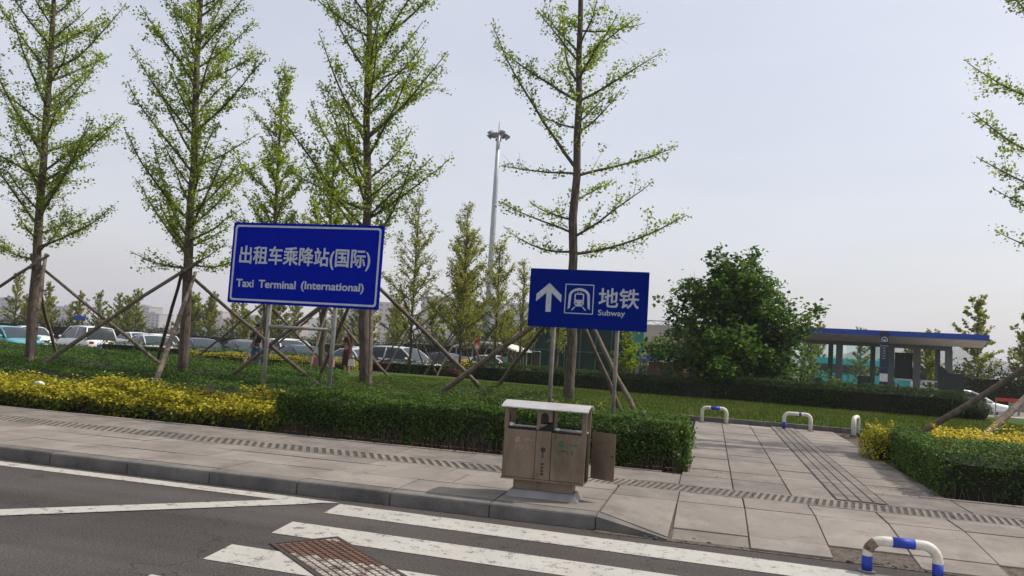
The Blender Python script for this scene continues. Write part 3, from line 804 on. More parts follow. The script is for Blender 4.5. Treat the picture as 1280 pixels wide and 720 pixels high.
def bush(name, label, c, r, leaf, n, mat, group=None, cat='shrub', shape='leaf'):
    e = empty(name, c, 0, label, cat, group)
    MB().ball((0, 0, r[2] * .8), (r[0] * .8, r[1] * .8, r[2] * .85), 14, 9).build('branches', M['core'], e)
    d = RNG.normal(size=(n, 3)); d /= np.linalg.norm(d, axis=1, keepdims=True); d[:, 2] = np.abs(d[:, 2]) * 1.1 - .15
    rr = 1 - np.abs(RNG.normal(0, .10, n))
    P = d * rr[:, None] * np.array(r); P *= (1 + lumps(P, .12, 5 / max(r)))[:, None]; P[:, 2] += r[2] * .75
    P = P[P[:, 2] > 0]
    V = leaf_quads(P, leaf, .2, shape, d[:len(P)], .8)
    tag(link('foliage', quads_mesh('foliage', V, M[mat], RNG.uniform(0, 1, len(P))), None, e), kind='stuff')
    return e
bush('round_shrub', 'round yellow shrub to the left of the floodlight mast foot', (-13.6, 43.5, -.35), (.9, .9, .65), .09, 1500, 'flower')
bush('round_shrub', 'round yellow shrub to the right of the floodlight mast foot', (-11.0, 44.5, -.35), (.8, .8, .62), .09, 1400, 'flower')
bush('round_shrub', 'small yellow green ball shrub at the left end of the dark lawn hedge', (-9.75, 31.6, .12), (.42, .4, .42), .06, 900, 'gold')
bush('flower_pot', 'small clump of red flowers beside the yellow green ball shrub', (-10.75, 32.2, .1), (.36, .3, .28), .05, 600, 'maroon', cat='flowers')
bush('round_shrub', 'end shrub of the dark lawn hedge near the pavilion', (8.05, 28.3, .1), (.75, .8, .50), .07, 3000, 'box', shape='needle')

# cut stumps and a scrap of litter in the hedges
def stump(label, c, r, h):
    o = MB().tube([(0, 0, -.35), (.01, 0, h * .5), (.0, 0, h)], [r, r * .95, r * .9], 9, True, .08).build('stump', M['stake'])
    o.location = c; return tag(o, label, 'stump')
stump('short cut wooden stump standing up from the yellow hedge', (-8.35, 11.9, .48), .045, .16)
stump('short dark stump at the corner of the front hedge by the footpath', (-.95, 11.9, .62), .05, .12)
o = MB().ball((0, 0, 0), (.10, .07, .055), 8, 6).build('litter', M['paper']); o.location = (-10.75, 10.75, .47); tag(o, 'crumpled white plastic bag lying on the yellow hedge', 'litter')
# fallen leaves along the foot of the front hedge
n = 900
C = np.column_stack([RNG.uniform(-6, 2.6, n), 10.28 - np.abs(RNG.normal(0, .12, n)), np.full(n, PZ + .045)])
C = C[(C[:, 0] < -.35) | (C[:, 0] > 2.3) | (RNG.uniform(0, 1, len(C)) < .15)]
m_dry = leafmat('dry_leaf', [(.05, .035, .02), (.10, .065, .03), (.14, .09, .04), (.18, .13, .06)], .1, .8, .1)
C[:, 2] = np.where(C[:, 1] > 10.12, PZ + .05, PZ + .012)
tag(link('leaf_litter', quads_mesh('leaf_litter', leaf_quads(C, .035, 3.0), m_dry, RNG.uniform(0, 1, len(C)))), 'dry brown leaves scattered along the foot of the hedges', 'leaf litter', kind='stuff')

# ------------------------------------------------------------------ trees
def limb_path(p0, d, L, curve, n=9, wob=.05):
    pts = [Vector(p0)]; d = Vector(d).normalized()
    for i in range(n):
        d = (d + Vector((random.gauss(0, wob), random.gauss(0, wob), curve / n + random.gauss(0, wob)))).normalized()
        pts.append(pts[-1] + d * (L / n))
    return pts

def ginkgo(label, base, H, r0, lean, limbs, nrand, hmin, spread, leaf=.053, dens=1.0, mat='ginkgo', group=None, seed=1, sides=9, name='ginkgo_tree', taper=.62):
    random.seed(seed)
    e = empty(name, base, 0, label, 'tree', group)
    # trunk
    tp, tr = [], []
    n = 16
    wx = [random.gauss(0, .02) for _ in range(n + 1)]
    for i in range(n + 1):
        t = i / n
        tp.append((lean[0] * t * H + wx[i], lean[1] * t * H + random.gauss(0, .015), t * H - .1))
        tr.append(r0 * (1.18 if i == 0 else 1) * (1 - t) ** .85 * 1.0 + .012)
    trunk = MB().tube(tp, tr, sides, True, .05).build('trunk', M['bark'], e, smooth=True)
    wood = MB(); C = []
    def at(h):
        t = min(max((h + .1) / H, 0), 1) * n; i = min(int(t), n - 1); f = t - i
        return Vector(tp[i]).lerp(Vector(tp[i + 1]), f), tr[i] * (1 - f) + tr[i + 1] * f
    def leafy(pts, start, step, spreadr, nl):
        dens_at = random.choice((.35, .7, .85, .95, .95))
        L = sum((pts[i + 1] - pts[i]).length for i in range(len(pts) - 1)); s = L * start
        acc = 0; i = 0
        while s < L:
            while i < len(pts) - 2 and acc + (pts[i + 1] - pts[i]).length < s:
                acc += (pts[i + 1] - pts[i]).length; i += 1
            f = min((s - acc) / max((pts[i + 1] - pts[i]).length, 1e-4), 1)
            p = pts[i].lerp(pts[i + 1], f)
            if random.random() < dens_at:
                q = p + Vector((random.gauss(0, .03), random.gauss(0, .03), random.gauss(0, .03)))
                for _ in range(nl):
                    C.append((q.x + random.gauss(0, spreadr), q.y + random.gauss(0, spreadr), q.z + random.gauss(0, spreadr * .8)))
            s += step * random.uniform(.6, 1.5)
    def limb(h, d, L, curve, bare=.12):
        p0, rr = at(h)
        r = min(rr * .5, .012 + .009 * L)
        pts = limb_path(p0, d, L, curve)
        wood.tube(pts, [r * (1 - .85 * i / (len(pts) - 1)) + .002 for i in range(len(pts))], 5, False)
        leafy(pts, bare, .060 / dens, .068, 7)
        nt_ = int(L * random.uniform(4.2, 6.5) * dens)
        for _ in range(nt_):
            k = random.uniform(.12, .92) * (len(pts) - 2); i = int(k); p = pts[i].lerp(pts[i + 1], k - i)
            dd = (pts[i + 1] - pts[i]).normalized()
            side = Vector((random.gauss(0, 1), random.gauss(0, 1), random.gauss(.25, .6)))
            d2 = (dd * .75 + side.normalized() * .75).normalized()
            l2 = random.uniform(.15, .85) * min(1, L / 1.6) * (1.25 - .7 * k / len(pts))
            tpts = limb_path(p, d2, l2, .25, 4, .08)
            wood.tube(tpts, [.0055, .005, .004, .003, .002], 3, False)
            leafy(tpts, .1, .070 / dens, .062, 6)
    for (h, dx, dz, dy) in limbs:
        d = Vector((dx, dy, dz)); L = d.length * 1.08
        c = .35 if dz > .2 else .55
        d0 = Vector((dx, dy, dz - .22 * L))
        limb(h, d0, L, c, .10)
    for i in range(nrand):
        h = hmin + (H - hmin - .3) * ((i + random.random()) / nrand)
        t = (h - hmin) / (H - hmin)
        az = i * 2.4 + random.uniform(-.5, .5)
        L = spread * (1 - t) ** taper * random.uniform(.4, 1.3) * (1 if t > .06 else .8) + .15
        el = R(random.uniform(16, 50) + 18 * t)
        limb(h, (math.cos(az) * math.cos(el), math.sin(az) * math.cos(el), math.sin(el)), L, .35)
    # leaf tufts on the trunk itself
    for i in range(int(26 * dens)):
        p, rr = at(random.uniform(hmin, H))
        for _ in range(6):
            a = random.uniform(0, 6.28); q = rr + abs(random.gauss(0, .06))
            C.append((p.x + math.cos(a) * q, p.y + math.sin(a) * q, p.z + random.gauss(0, .07)))
    tag(wood.build('branches', M['bark2'], e), kind='stuff')
    C = np.array(C)
    V = leaf_quads(C, leaf, .15, 'fan')
    tag(link('crown', quads_mesh('crown', V, M[mat], RNG.uniform(0, 1, len(C))), None, e), kind='stuff')
    return e

BZ = 0.10
ginkgo('slender ginkgo tree at the far left, trunk rising from the hedges', (-16.84, 16.5, BZ), 14.6, .118, (-.052, 0), [(3.3, 2.4, .75, -.2), (3.0, -1.8, .4, .2), (5.0, 2.0, 1.5, .2)], 66, 3.0, 2.55, dens=1.0, seed=3, taper=.42)
ginkgo('ginkgo tree left of the taxi sign, second trunk from the left', (-12.33, 16.5, BZ), 14.8, .116, (-.050, 0), [(3.2, -1.6, 2.3, .2), (3.6, 1.5, .6, -.2), (2.9, -1.2, .3, -.4), (3.0, 1.2, -.1, .1)], 74, 2.9, 2.5, dens=1.0, seed=8, taper=.42)
ginkgo('ginkgo tree whose trunk stands right behind the taxi sign', (-7.56, 16.5, BZ), 15.0, .115, (-.066, 0), [(6.1, 1.6, 2.0, .1), (7.3, 1.0, 1.6, -.1), (4.2, 1.7, 1.4, .2), (4.4, -1.9, 1.2, 0)], 66, 3.2, 2.6, dens=.98, seed=21, taper=.42)
ginkgo('sparse ginkgo tree behind the subway sign with widely spaced branches', (-2.84, 16.5, BZ), 14.2, .108, (-.030, 0),
       [(3.55, 2.15, .95, .1), (3.6, -1.55, .15, .1), (3.9, 1.35, 1.25, -.5), (5.25, 1.8, 1.1, .3), (5.3, -1.45, .4, -.3), (5.4, -1.95, 3.1, .2), (4.3, -1.2, .5, .4), (4.0, -1.1, .8, -.6),
        (6.2, .8, 1.0, .3), (6.3, -.8, .35, -.5), (6.9, -1.85, 1.5, .1), (6.9, 1.6, .95, -.2), (7.3, -1.0, 1.7, .4), (7.8, 1.05, 1.1, .2), (8.5, 1.3, .2, .1), (7.8, -.75, 1.1, -.3), (4.7, .6, .7, .7), (5.8, .3, .8, -.8), (6.6, .2, .7, .9)],
       22, 6.4, 1.8, dens=.85, seed=5, taper=.4)
ginkgo('ginkgo tree at the right edge, only branch tips in view', (7.05, 16.8, BZ), 11.5, .125, (-.01, 0), [(7.3, -2.0, 1.6, -.3), (6.2, -1.9, 1.7, .1), (5.2, -2.0, 1.4, .3), (4.4, -1.8, .5, -.1), (8.4, -1.5, 1.6, 0), (3.9, -1.7, .2, .2), (9.0, -1.2, 1.5, -.3)], 16, 4.0, 1.9, dens=1.0, seed=14)

def tree_support(label, top, feet, group, extra=.35, r=.05, seed=1):
    """props leaning together on a trunk, lashed near the top"""
    random.seed(seed)
    e = empty('tree_support', (top[0], top[1], BZ), 0, label, 'tree support', group)
    T = Vector(top) - Vector((top[0], top[1], BZ))
    for i, f in enumerate(feet):
        F = Vector(f) - Vector((top[0], top[1], BZ))
        a = math.atan2(F.y, F.x) + 1.2
        P = T + Vector((math.cos(a) * .15, math.sin(a) * .15, random.uniform(-.15, .1)))
        d = (P - F).normalized()
        pts = []
        L = (P - F).length + extra * random.uniform(.5, 1.3)
        s0 = -.3
        for k in range(7):
            q = F + d * (s0 + (L - s0) * k / 6)
            pts.append(q + Vector((random.gauss(0, .012), random.gauss(0, .012), random.gauss(0, .012))))
        rr = r * random.uniform(.85, 1.15)
        mb = MB().tube(pts, [rr * (1.12 - .3 * k / 6) for k in range(7)], 8, True, .06)
        mb.build('stake', M['stake'], e, smooth=True)
    lash = MB()
    for k in range(3):
        z = T.z - .12 + k * .05
        lash.tube([(.17 * math.cos(a), .17 * math.sin(a), z + .02 * math.sin(3 * a)) for a in [2 * math.pi * i / 12 for i in range(13)]], .011, 5, False)
    lash.build('lashing', M['bark2'], e)
    return e
GS = 'wooden props holding the young trees'
tree_support('wooden props round the far left ginkgo', (-16.93, 16.5, 2.95), [(-13.6, 17.6, .45), (-19.6, 15.0, .3), (-14.9, 14.6, .3), (-18.6, 19.2, .3)], GS, seed=1)
tree_support('wooden props round the ginkgo left of the taxi sign', (-12.45, 16.5, 2.85), [(-15.2, 14.9, .3), (-10.35, 13.0, .35), (-14.6, 18.4, .45), (-9.3, 17.6, .35)], GS, seed=2)
tree_support('wooden props round the ginkgo behind the taxi sign', (-7.72, 16.5, 2.95), [(-6.85, 15.2, .42), (-5.45, 18.9, .45), (-10.9, 16.2, .45), (-9.6, 18.2, .5)], GS, seed=3)
tree_support('wooden props round the sparse ginkgo behind the subway sign', (-2.92, 16.5, 2.75), [(-5.6, 15.7, .45), (-5.3, 19.3, .45), (-1.95, 18.4, .2), (-1.35, 15.3, .45)], GS, seed=4)
tree_support('two wooden props slanting in from the right edge above the hedge', (7.02, 16.8, 2.75), [(3.95, 17.3, .25), (3.75, 13.2, .40), (9.6, 18.6, .2)], GS, r=.058, seed=5)

# second row of ginkgos behind the taxi sign
ginkgo('slim ginkgo tree further back, its top above the left end of the taxi sign', (-15.35, 25.0, .15), 11.4, .11, (-.02, 0), [], 60, 2.7, 2.0, leaf=.072, dens=.85, seed=31)
ginkgo('ginkgo tree further back, its trunk seen between the taxi sign posts', (-13.25, 25.2, .15), 8.6, .11, (-.02, 0), [], 46, 2.7, 2.2, leaf=.072, dens=.85, seed=32)
tree_support('thin props round the slim ginkgo further back on the left', (-15.45, 25.0, 2.65), [(-17.7, 24.0, .3), (-14.9, 22.9, .3), (-13.4, 26.4, .3), (-16.6, 27.0, .3)], GS, r=.042, seed=6)
tree_support('thin props round the ginkgo seen between the taxi sign posts', (-13.35, 25.2, 2.6), [(-15.4, 24.0, .3), (-12.6, 23.1, .3), (-11.2, 26.3, .3), (-14.1, 27.2, .3)], GS, r=.042, seed=7)

# row of young ginkgos by the car park, right of the taxi sign
YT = [(-13.75, 34.8, 8.9, 2.7, 'tallest young ginkgo just right of the taxi sign', 41), (-12.3, 38.0, 9.0, 2.1, 'thin pale young ginkgo with a bare pointed tip right of the taxi sign', 42),
      (-11.2, 34.6, 6.9, 2.4, 'bushy young ginkgo left of the floodlight mast', 43), (-10.6, 38.4, 6.9, 2.1, 'pale young ginkgo touching the floodlight mast on its left', 44),
      (-8.95, 37.0, 6.0, 1.4, 'thin young tree with sparse twigs right of the floodlight mast', 45), (-7.6, 39.5, 5.4, 1.3, 'small thin young tree close to the left edge of the subway sign', 46)]
for (x, y, H, sp, lb, sd) in YT:
    ginkgo(lb, (x, y, -.3), H + .3, .075, (-.01, 0), [], 44 if sd != 43 else 60, 1.7, sp, leaf=.075, dens=.7 if sd not in (45, 46) else .42, mat='ginkgo_far', seed=sd, sides=6)
for i, (x, y, lb) in enumerate([(-13.8, 34.8, 'thin dark props round the tallest young ginkgo right of the taxi sign'), (-12.35, 38.0, 'thin dark props round the pale pointed young ginkgo'), (-11.25, 34.6, 'thin dark props round the bushy young ginkgo left of the mast'), (-10.65, 38.4, 'thin dark props round the young ginkgo touching the mast')]):
    tree_support(lb, (x, y, 2.55), [(x - 1.7, y - .3, -.2), (x - .6, y - 1.5, -.1), (x + 1.8, y - .5, -.2), (x + .5, y + 1.4, -.2)], GS, r=.035, seed=50 + i)

# big broad-leaved tree in front of the pavilion
def broad_tree(label, base):
    random.seed(77)
    e = empty('broadleaf_tree', base, 0, label, 'tree')
    MB().tube([(0, 0, -.1), (.05, 0, .7), (.02, .05, 1.4), (-.05, 0, 2.4), (-.1, 0, 4.4)], [.17, .14, .125, .09, .03], 9, True, .06).build('trunk', M['bark2'], e, smooth=True)
    wood = MB(); C = []
    ctrs = []
    for i in range(66):
        az = i * 2.399 + random.uniform(-.3, .3); t = ((i + .5) / 66) ** 1.25
        h0 = .6 + 2.9 * t
        el = R(8 + 62 * t + random.uniform(-10, 12))
        L = (4.1 - 1.8 * t) * random.uniform(.72, 1.06)
        pts = limb_path((-.05 * t, 0, h0), (math.cos(az) * math.cos(el), math.sin(az) * math.cos(el), math.sin(el)), L, .18, 8, .09)
        wood.tube(pts, [.045 * (1 - .85 * k / 8) for k in range(9)], 5, False)
        for k in range(2, 9):
            ctrs.append((pts[k], .20 + .08 * random.random())) if k > 3 or random.random() < .4 else None
            for _ in range(2):
                d = Vector((random.gauss(0, 1), random.gauss(0, 1), random.gauss(.1, .7))).normalized()
                q = pts[k] + d * random.uniform(.25, .6)
                wood.tube([pts[k], q], [.012, .005], 3, False); ctrs.append((q, .15))
        # flower spikes at the tips
        if t > .35:
            for _ in range(2):
                q = pts[-1] + Vector((random.gauss(0, .12), random.gauss(0, .12), 0)); wood.tube([q, q + Vector((random.gauss(0, .05), 0, random.uniform(.3, .5)))], [.011, .005], 3, False)
    for c, r in ctrs:
        if c.z < .35: continue
        for _ in range(17):
            C.append((c.x + random.gauss(0, r), c.y + random.gauss(0, r), c.z + random.gauss(0, r * .75)))
    tag(wood.build('branches', M['bark2'], e), kind='stuff')
    C = np.array(C); C = C[C[:, 2] > .25]
    V = leaf_quads(C, .175, .35, 'broad')
    tag(link('crown', quads_mesh('crown', V, M['broad'], RNG.uniform(0, 1, len(C))), None, e), kind='stuff')
broad_tree('big dense dark green broadleaf tree in front of the pavilion', (0.85, 32.2, .05))

# far belt of trees behind the car park: a few shapes, copied
protos = []
for i, (H, sp, sd) in enumerate([(6.4, 2.2, 61), (5.4, 2.4, 62), (7.0, 2.0, 63)]):
    protos.append(ginkgo('far', (0, 0, -60), H, .08, (0, 0), [], 34, .9, sp, leaf=.17, dens=.42, mat='ginkgo_far', seed=sd, sides=5, name='young_tree'))
def far_tree(i, x, y, s, label, group):
    o = copy_tree(protos[i % 3]); o.location = (x, y, LOT); o.scale = (s, s, s); o.rotation_euler = (0, 0, random.uniform(0, 6))
    tag(o, label, 'tree', group); return o
random.seed(99)
for i in range(64):
    x = -100 + i * 1.45 + random.uniform(-.7, .7)
    far_tree(i * 7 // 3, x, 76 + random.uniform(-7, 12), random.uniform(.62, 1.12), 'pale green young tree in the belt behind the parked cars', 'young trees behind the car park')
for i in range(20):
    x = -24 + i * 1.9 + random.uniform(-.8, .8)
    far_tree(i * 5 // 2, x, 82 + random.uniform(-8, 12), random.uniform(.6, 1.0), 'pale young tree in the belt beyond the mast and the green netting', 'young trees beyond the mast')
for i, (x, y, s) in enumerate([(15.2, 62, .95), (17.6, 60, 1.1), (19.8, 57, 1.0), (22.0, 64, 1.0), (24.6, 66, .9)]):
    far_tree(i + 1, x, y, s, ('pale thin tree right beside the pavilion roof end', 'pale spreading tree beyond the dark panel on the right', 'pale young tree near the right edge beyond the props', 'pale young tree second from the right edge, far behind the cart', 'pale young tree at the right edge, far behind the cart')[i], 'far trees on the right')
for i, (x, y, s) in enumerate([(13.2, 108, 1.2), (24.5, 108, 1.3)]):
    far_tree(i, x, y, s, 'pale young tree seen through the pavilion glass', 'trees seen through the pavilion')
for p in protos:
    for ch in list(p.children): bpy.data.objects.remove(ch)
    bpy.data.objects.remove(p)

hedge('far_hedge', 'long dark hedge under the belt of trees behind the parked cars', [(-100, 70), (1, 70), (1, 73), (-100, 73)], LOT, 1.15, .22, 26000, 'darkbush', .25, sides=False, spiky=.6)
hedge('far_hedge', 'dark green shrub mass behind the white car on the right', [(14.5, 52), (50, 53), (50, 58), (14.5, 57)], LOT, 1.95, .2, 16000, 'darkbush', .35, sides=True, spiky=.7)
hedge('far_hedge', 'dark green shrub mass beyond the white canopy and the mast', [(-26, 62), (-5, 62), (-5, 66), (-26, 66)], LOT, 1.8, .2, 8000, 'darkbush', .3, sides=False, spiky=.6)
ginkgo('small bright green young tree between the props in front of the green netting', (-3.75, 36.0, 0), 3.3, .04, (.0, 0), [], 30, .5, 1.0, leaf=.085, dens=.8, seed=71, sides=6)

# ------------------------------------------------------------------ signs
def text_obj(name, body, x0, x1, z0, z1, y, mat, parent, bold=0.0, thick=.004, spread=0.0):
    """lettering as thin raised mesh, fitted to a box in the parent's XZ plane, facing -Y"""
    c = bpy.data.curves.new('txt', 'FONT'); c.body = body; c.offset = bold; c.resolution_u = 3
    t = bpy.data.objects.new('txt', c); COL.objects.link(t)
    dg = bpy.context.evaluated_depsgraph_get(); dg.update()
    me = bpy.data.meshes.new_from_object(t.evaluated_get(dg), depsgraph=dg)
    bpy.data.objects.remove(t); bpy.data.curves.remove(c)
    n = len(me.vertices); co = np.zeros(n * 3); me.vertices.foreach_get('co', co); co = co.reshape(-1, 3)
    a, b = co.min(0), co.max(0)
    out = np.zeros_like(co)
    out[:, 0] = x0 + (co[:, 0] - a[0]) / (b[0] - a[0]) * (x1 - x0)
    out[:, 2] = z0 + (co[:, 1] - a[1]) / (b[1] - a[1]) * (z1 - z0)
    out[:, 1] = y
    me.vertices.foreach_set('co', out.ravel()); me.update()
    me.materials.clear()
    bm = bmesh.new(); bm.from_mesh(me)
    if spread:
        src = bm.faces[:]
        for k, (ax, az) in enumerate([(1, 0), (-1, 0), (0, 1), (0, -1), (.7, .7), (-.7, -.7), (.7, -.7), (-.7, .7)]):
            dup = bmesh.ops.duplicate(bm, geom=src)
            for v in [g for g in dup['geom'] if isinstance(g, bmesh.types.BMVert)]:
                v.co.x += ax * spread; v.co.z += az * spread; v.co.y -= .0003 * (k + 1)
    ret = bmesh.ops.extrude_face_region(bm, geom=bm.faces[:])
    for v in [g for g in ret['geom'] if isinstance(g, bmesh.types.BMVert)]: v.co.y -= thick
    bmesh.ops.recalc_face_normals(bm, faces=bm.faces[:])
    bm.to_mesh(me); bm.free(); me.update()
    return link(name, me, mat, parent)

def round_rect(x0, x1, z0, z1, r, n=4):
    pts = []
    for cx, cz, a0 in ((x1 - r, z0 + r, -90), (x1 - r, z1 - r, 0), (x0 + r, z1 - r, 90), (x0 + r, z0 + r, 180)):
        for k in range(n + 1):
            a = R(a0 + 90 * k / n); pts.append((cx + r * math.cos(a), cz + r * math.sin(a)))
    return pts
def ring(mb, outer, inner, y0, y1):
    n = len(outer)
    for i in range(n):
        j = (i + 1) % n
        a, b, c, d = outer[i], outer[j], inner[j], inner[i]
        mb.hexa([(a[0], y0, a[1]), (b[0], y0, b[1]), (c[0], y0, c[1]), (d[0], y0, d[1]), (a[0], y1, a[1]), (b[0], y1, b[1]), (c[0], y1, c[1]), (d[0], y1, d[1])])

s1 = empty('road_sign', (-6.885, 12.2, .10), 0, 'large blue taxi terminal sign with white border on two grey posts', 'sign')
W, H0, H1 = 1.445, 1.95, 3.38
MB().prism(round_rect(-W, W, H0, H1, .03), -.022, .0, 'y').build('panel', M['sign_blue'], s1)
b = MB(); ring(b, round_rect(-W + .045, W - .045, H0 + .045, H1 - .045, .05), round_rect(-W + .078, W - .078, H0 + .078, H1 - .078, .04), -.0275, -.0235)
b.build('border', M['sign_white'], s1)
text_obj('chinese_lettering', '出租车乘降站(国际)', -1.27, 1.23, 2.60, 2.965, -.0235, M['sign_white'], s1, spread=.0062)
for (wd, xa, xb, za, zb) in (('Taxi', -1.29, -.951, 2.235, 2.368), ('Terminal', -.843, -.131, 2.235, 2.368), ('(International)', -.018, 1.15, 2.205, 2.378)):
    text_obj('english_lettering', wd, xa, xb, za, zb, -.0235, M['sign_white'], s1, spread=.0045)
for px in (-.64, .62):
    MB().cyl((px, .055, 0), .038, -.1, 3.30, 'z', 12).build('post', M['galv'], s1, smooth=True)
MB().tube([(-.64, .055, 1.57), (.62, .055, 1.57)], .028, 8).build('crossbar', M['galv'], s1, smooth=True)
for z in (2.25, 3.1):
    MB().box(-1.3, 1.3, .002, .016, z - .03, z + .03).build('back_rail', M['galv'], s1)

s2 = empty('road_sign', (-1.885, 12.0, .10), 0, 'smaller dark blue subway sign with white arrow and train emblem on two posts', 'sign')
W2, A0, A1 = .925, 1.82, 2.73
MB().prism(round_rect(-W2, W2, A0, A1, .012), -.022, 0, 'y').build('panel', M['sign_blue2'], s2)
def sx(u): return -W2 + u
def sz(v): return A1 - v
mb = MB()
mb.prism([(sx(.315), sz(.225)), (sx(.115), sz(.405)), (sx(.115), sz(.52)), (sx(.273), sz(.375)), (sx(.273), sz(.675)), (sx(.357), sz(.675)), (sx(.357), sz(.375)), (sx(.515), sz(.52)), (sx(.515), sz(.405))], -.0265, -.0225, 'y')
mb.build('arrow', M['sign_white'], s2)
emb = MB(); fx0, fx1, fz0, fz1 = sx(.57), sx(1.02), sz(.685), sz(.225)
ring(emb, [(fx0, fz0), (fx1, fz0), (fx1, fz1), (fx0, fz1)], [(fx0 + .013, fz0 + .013), (fx1 - .013, fz0 + .013), (fx1 - .013, fz1 - .013), (fx0 + .013, fz1 - .013)], -.0265, -.0225)
emb.build('emblem_frame', M['sign_white'], s2)
cx, cz = (fx0 + fx1) / 2, (fz0 + fz1) / 2
arch = MB(); oo, ii = [], []
for k in range(17):
    a = math.pi * k / 16
    oo.append((cx + .165 * math.cos(a), cz + .045 + .125 * math.sin(a))); ii.append((cx + .125 * math.cos(a), cz + .045 + .085 * math.sin(a)))
oo = [(cx + .172, cz - .165)] + oo + [(cx - .172, cz - .165)]
ii = [(cx + .138, cz - .135)] + ii + [(cx - .138, cz - .135)]
for i in range(len(oo) - 1):
    a, b_, c_, d_ = oo[i], oo[i + 1], ii[i + 1], ii[i]
    arch.hexa([(p[0], -.0265, p[1]) for p in (a, b_, c_, d_)] + [(p[0], -.0225, p[1]) for p in (a, b_, c_, d_)])
arch.build('tunnel_arch', M['sign_white'], s2)
tr_ = MB()
ring(tr_, round_rect(cx - .075, cx + .075, cz - .035, cz + .085, .02), round_rect(cx - .057, cx + .057, cz - .012, cz + .068, .012), -.0265, -.0225)
tr_.prism([(cx - .075, cz - .038), (cx + .075, cz - .038), (cx + .075, cz - .075), (cx + .045, cz - .115), (cx - .045, cz - .115), (cx - .075, cz - .075)], -.0265, -.0225, 'y')
for s in (-1, 1):
    tr_.prism([(cx + s * .050, cz - .118), (cx + s * .070, cz - .118), (cx + s * .118, cz - .175), (cx + s * .095, cz - .175)], -.0265, -.0225, 'y')
    tr_.prism([(cx + s * .012, cz + .09), (cx + s * .03, cz + .09), (cx + s * .03, cz + .105), (cx + s * .012, cz + .105)], -.0265, -.0225, 'y')
tr_.build('train', M['sign_white'], s2)
hl = MB()
for s in (-1, 1): hl.cyl((cx + s * .045, -.028, cz - .073), .014, -.001, .0008, 'y', 12)
hl.build('train_lamps', M['sign_blue2'], s2)
text_obj('chinese_lettering', '地铁', sx(1.10), sx(1.71), sz(.565), sz(.27), -.0225, M['sign_white'], s2, spread=.0045)
text_obj('english_lettering', 'Subway', sx(1.10), sx(1.51), sz(.715), sz(.605), -.0225, M['sign_white'], s2, spread=.0015)
for px in (-.52, .47):
    MB().tube([(px, .05, -.1), (px + .004, .05, 1.2), (px + .008, .05, 2.7)], .032, 10).build('post', M['post'], s2, smooth=True)
MB().box(-.8, .8, .002, .016, 1.9, 1.95).build('back_rail', M['galv'], s2)

# ------------------------------------------------------------------ litter bin
bn = empty('litter_bin', (-1.525, 7.64, PZ), 0, 'double stainless steel litter bin with canopy and one side door hanging open', 'litter bin')
def bbox(name, x0, x1, y0, y1, z0, z1, mat, par=bn, bev=.004): return MB().box(x0, x1, y0, y1, z0, z1).build(name, M[mat], par, bevel=bev)
# flared foot and neck
ft = MB().hexa([(-.36, -.17, 0), (.36, -.17, 0), (.36, .17, 0), (-.36, .17, 0), (-.31, -.12, .07), (.31, -.12, .07), (.31, .12, .07), (-.31, .12, .07)])
ft.build('foot', M['bin_foot'], bn, bevel=.004)
bbox('neck', -.29, .29, -.105, .105, .071, .165, 'bin_steel')
bbox('floor_plate', -.405, .405, -.17, .17, .166, .184, 'bin_steel')
# two chambers
bbox('chamber', -.385, -.075, -.145, .15, .185, .60, 'bin_dark'); bbox('chamber', .075, .385, -.145, .15, .185, .60, 'bin_dark')
bbox('door', -.392, -.078, -.160, -.147, .187, .645, 'bin_steel'); bbox('door', .078, .392, -.160, -.147, .187, .635, 'bin_steel')
bbox('back_panel', -.392, .392, .152, .165, .187, .63, 'bin_steel')
bbox('side_panel', -.398, -.3935, -.158, .16, .187, .63, 'bin_steel', bev=0)
bbox('centre_panel', -.074, .074, -.166, .155, .187, .648, 'bin_steel')
bbox('rim', -.39, -.08, -.14, -.06, .640, .662, 'bin_dark'); bbox('rim', .08, .39, -.14, -.06, .63, .65, 'bin_dark')
bbox('rim', -.39, -.08, .06, .15, .631, .66, 'bin_light'); bbox('rim', .08, .39, .06, .15, .631, .65, 'bin_light')
# ashtray head: two cheeks and a back so that the arched hole is real
hd = MB(); o_ = [(-.074, .65), (.074, .65), (.074, .862), (-.074, .862)]
pts = [(-.074, .65), (-.037, .70)] 
fr_ = []
arcp = [(-.038, .715)] + [(-.038 * math.cos(math.pi * k / 8), .785 + .038 * math.sin(math.pi * k / 8)) for k in range(9)] + [(.038, .715)]
outp = [(-.074, .65)] + [(-.074, .70 + .162 * k / 4) for k in range(5)] + [(.0, .862)] + [(.074, .862 - .162 * k / 4) for k in range(4)] + [(.074, .65)]
outp = outp[:len(arcp)] if len(outp) >= len(arcp) else outp
for i in range(len(arcp)):
    j = (i + 1) % len(arcp)
    a, b_, c_, d_ = outp[i], outp[j], arcp[j], arcp[i]
    hd.hexa([(p[0], -.166, p[1]) for p in (a, b_, c_, d_)] + [(p[0], -.158, p[1]) for p in (a, b_, c_, d_)])
hd.build('ashtray_front', M['bin_steel'], bn)
bbox('ashtray_body', -.074, .074, -.06, .10, .65, .862, 'bin_steel')
bbox('ashtray_inside', -.070, .070, -.156, -.062, .652, .86, 'bin_dark', bev=0)
# posts and canopy
for (x0, x1) in ((-.405, -.362), (.362, .405)):
    bbox('corner_post', x0, x1, -.166 if x0 > 0 else -.146, -.126 if x0 > 0 else -.106, .64 if x0 < 0 else .186, .868, 'bin_steel')
    bbox('corner_post', x0, x1, .112, .15, .64 if x0 < 0 else .186, .868, 'bin_steel')
cp = []
for k in range(9):
    t = -1 + 2 * k / 8; cp.append((t * .215, .862 + .052 * (1 - t * t)))
cp2 = [(p, q - .010) for p, q in reversed(cp)]
MB().prism(cp + cp2, -.425, .425, 'x').build('canopy', M['bin_light'], bn)
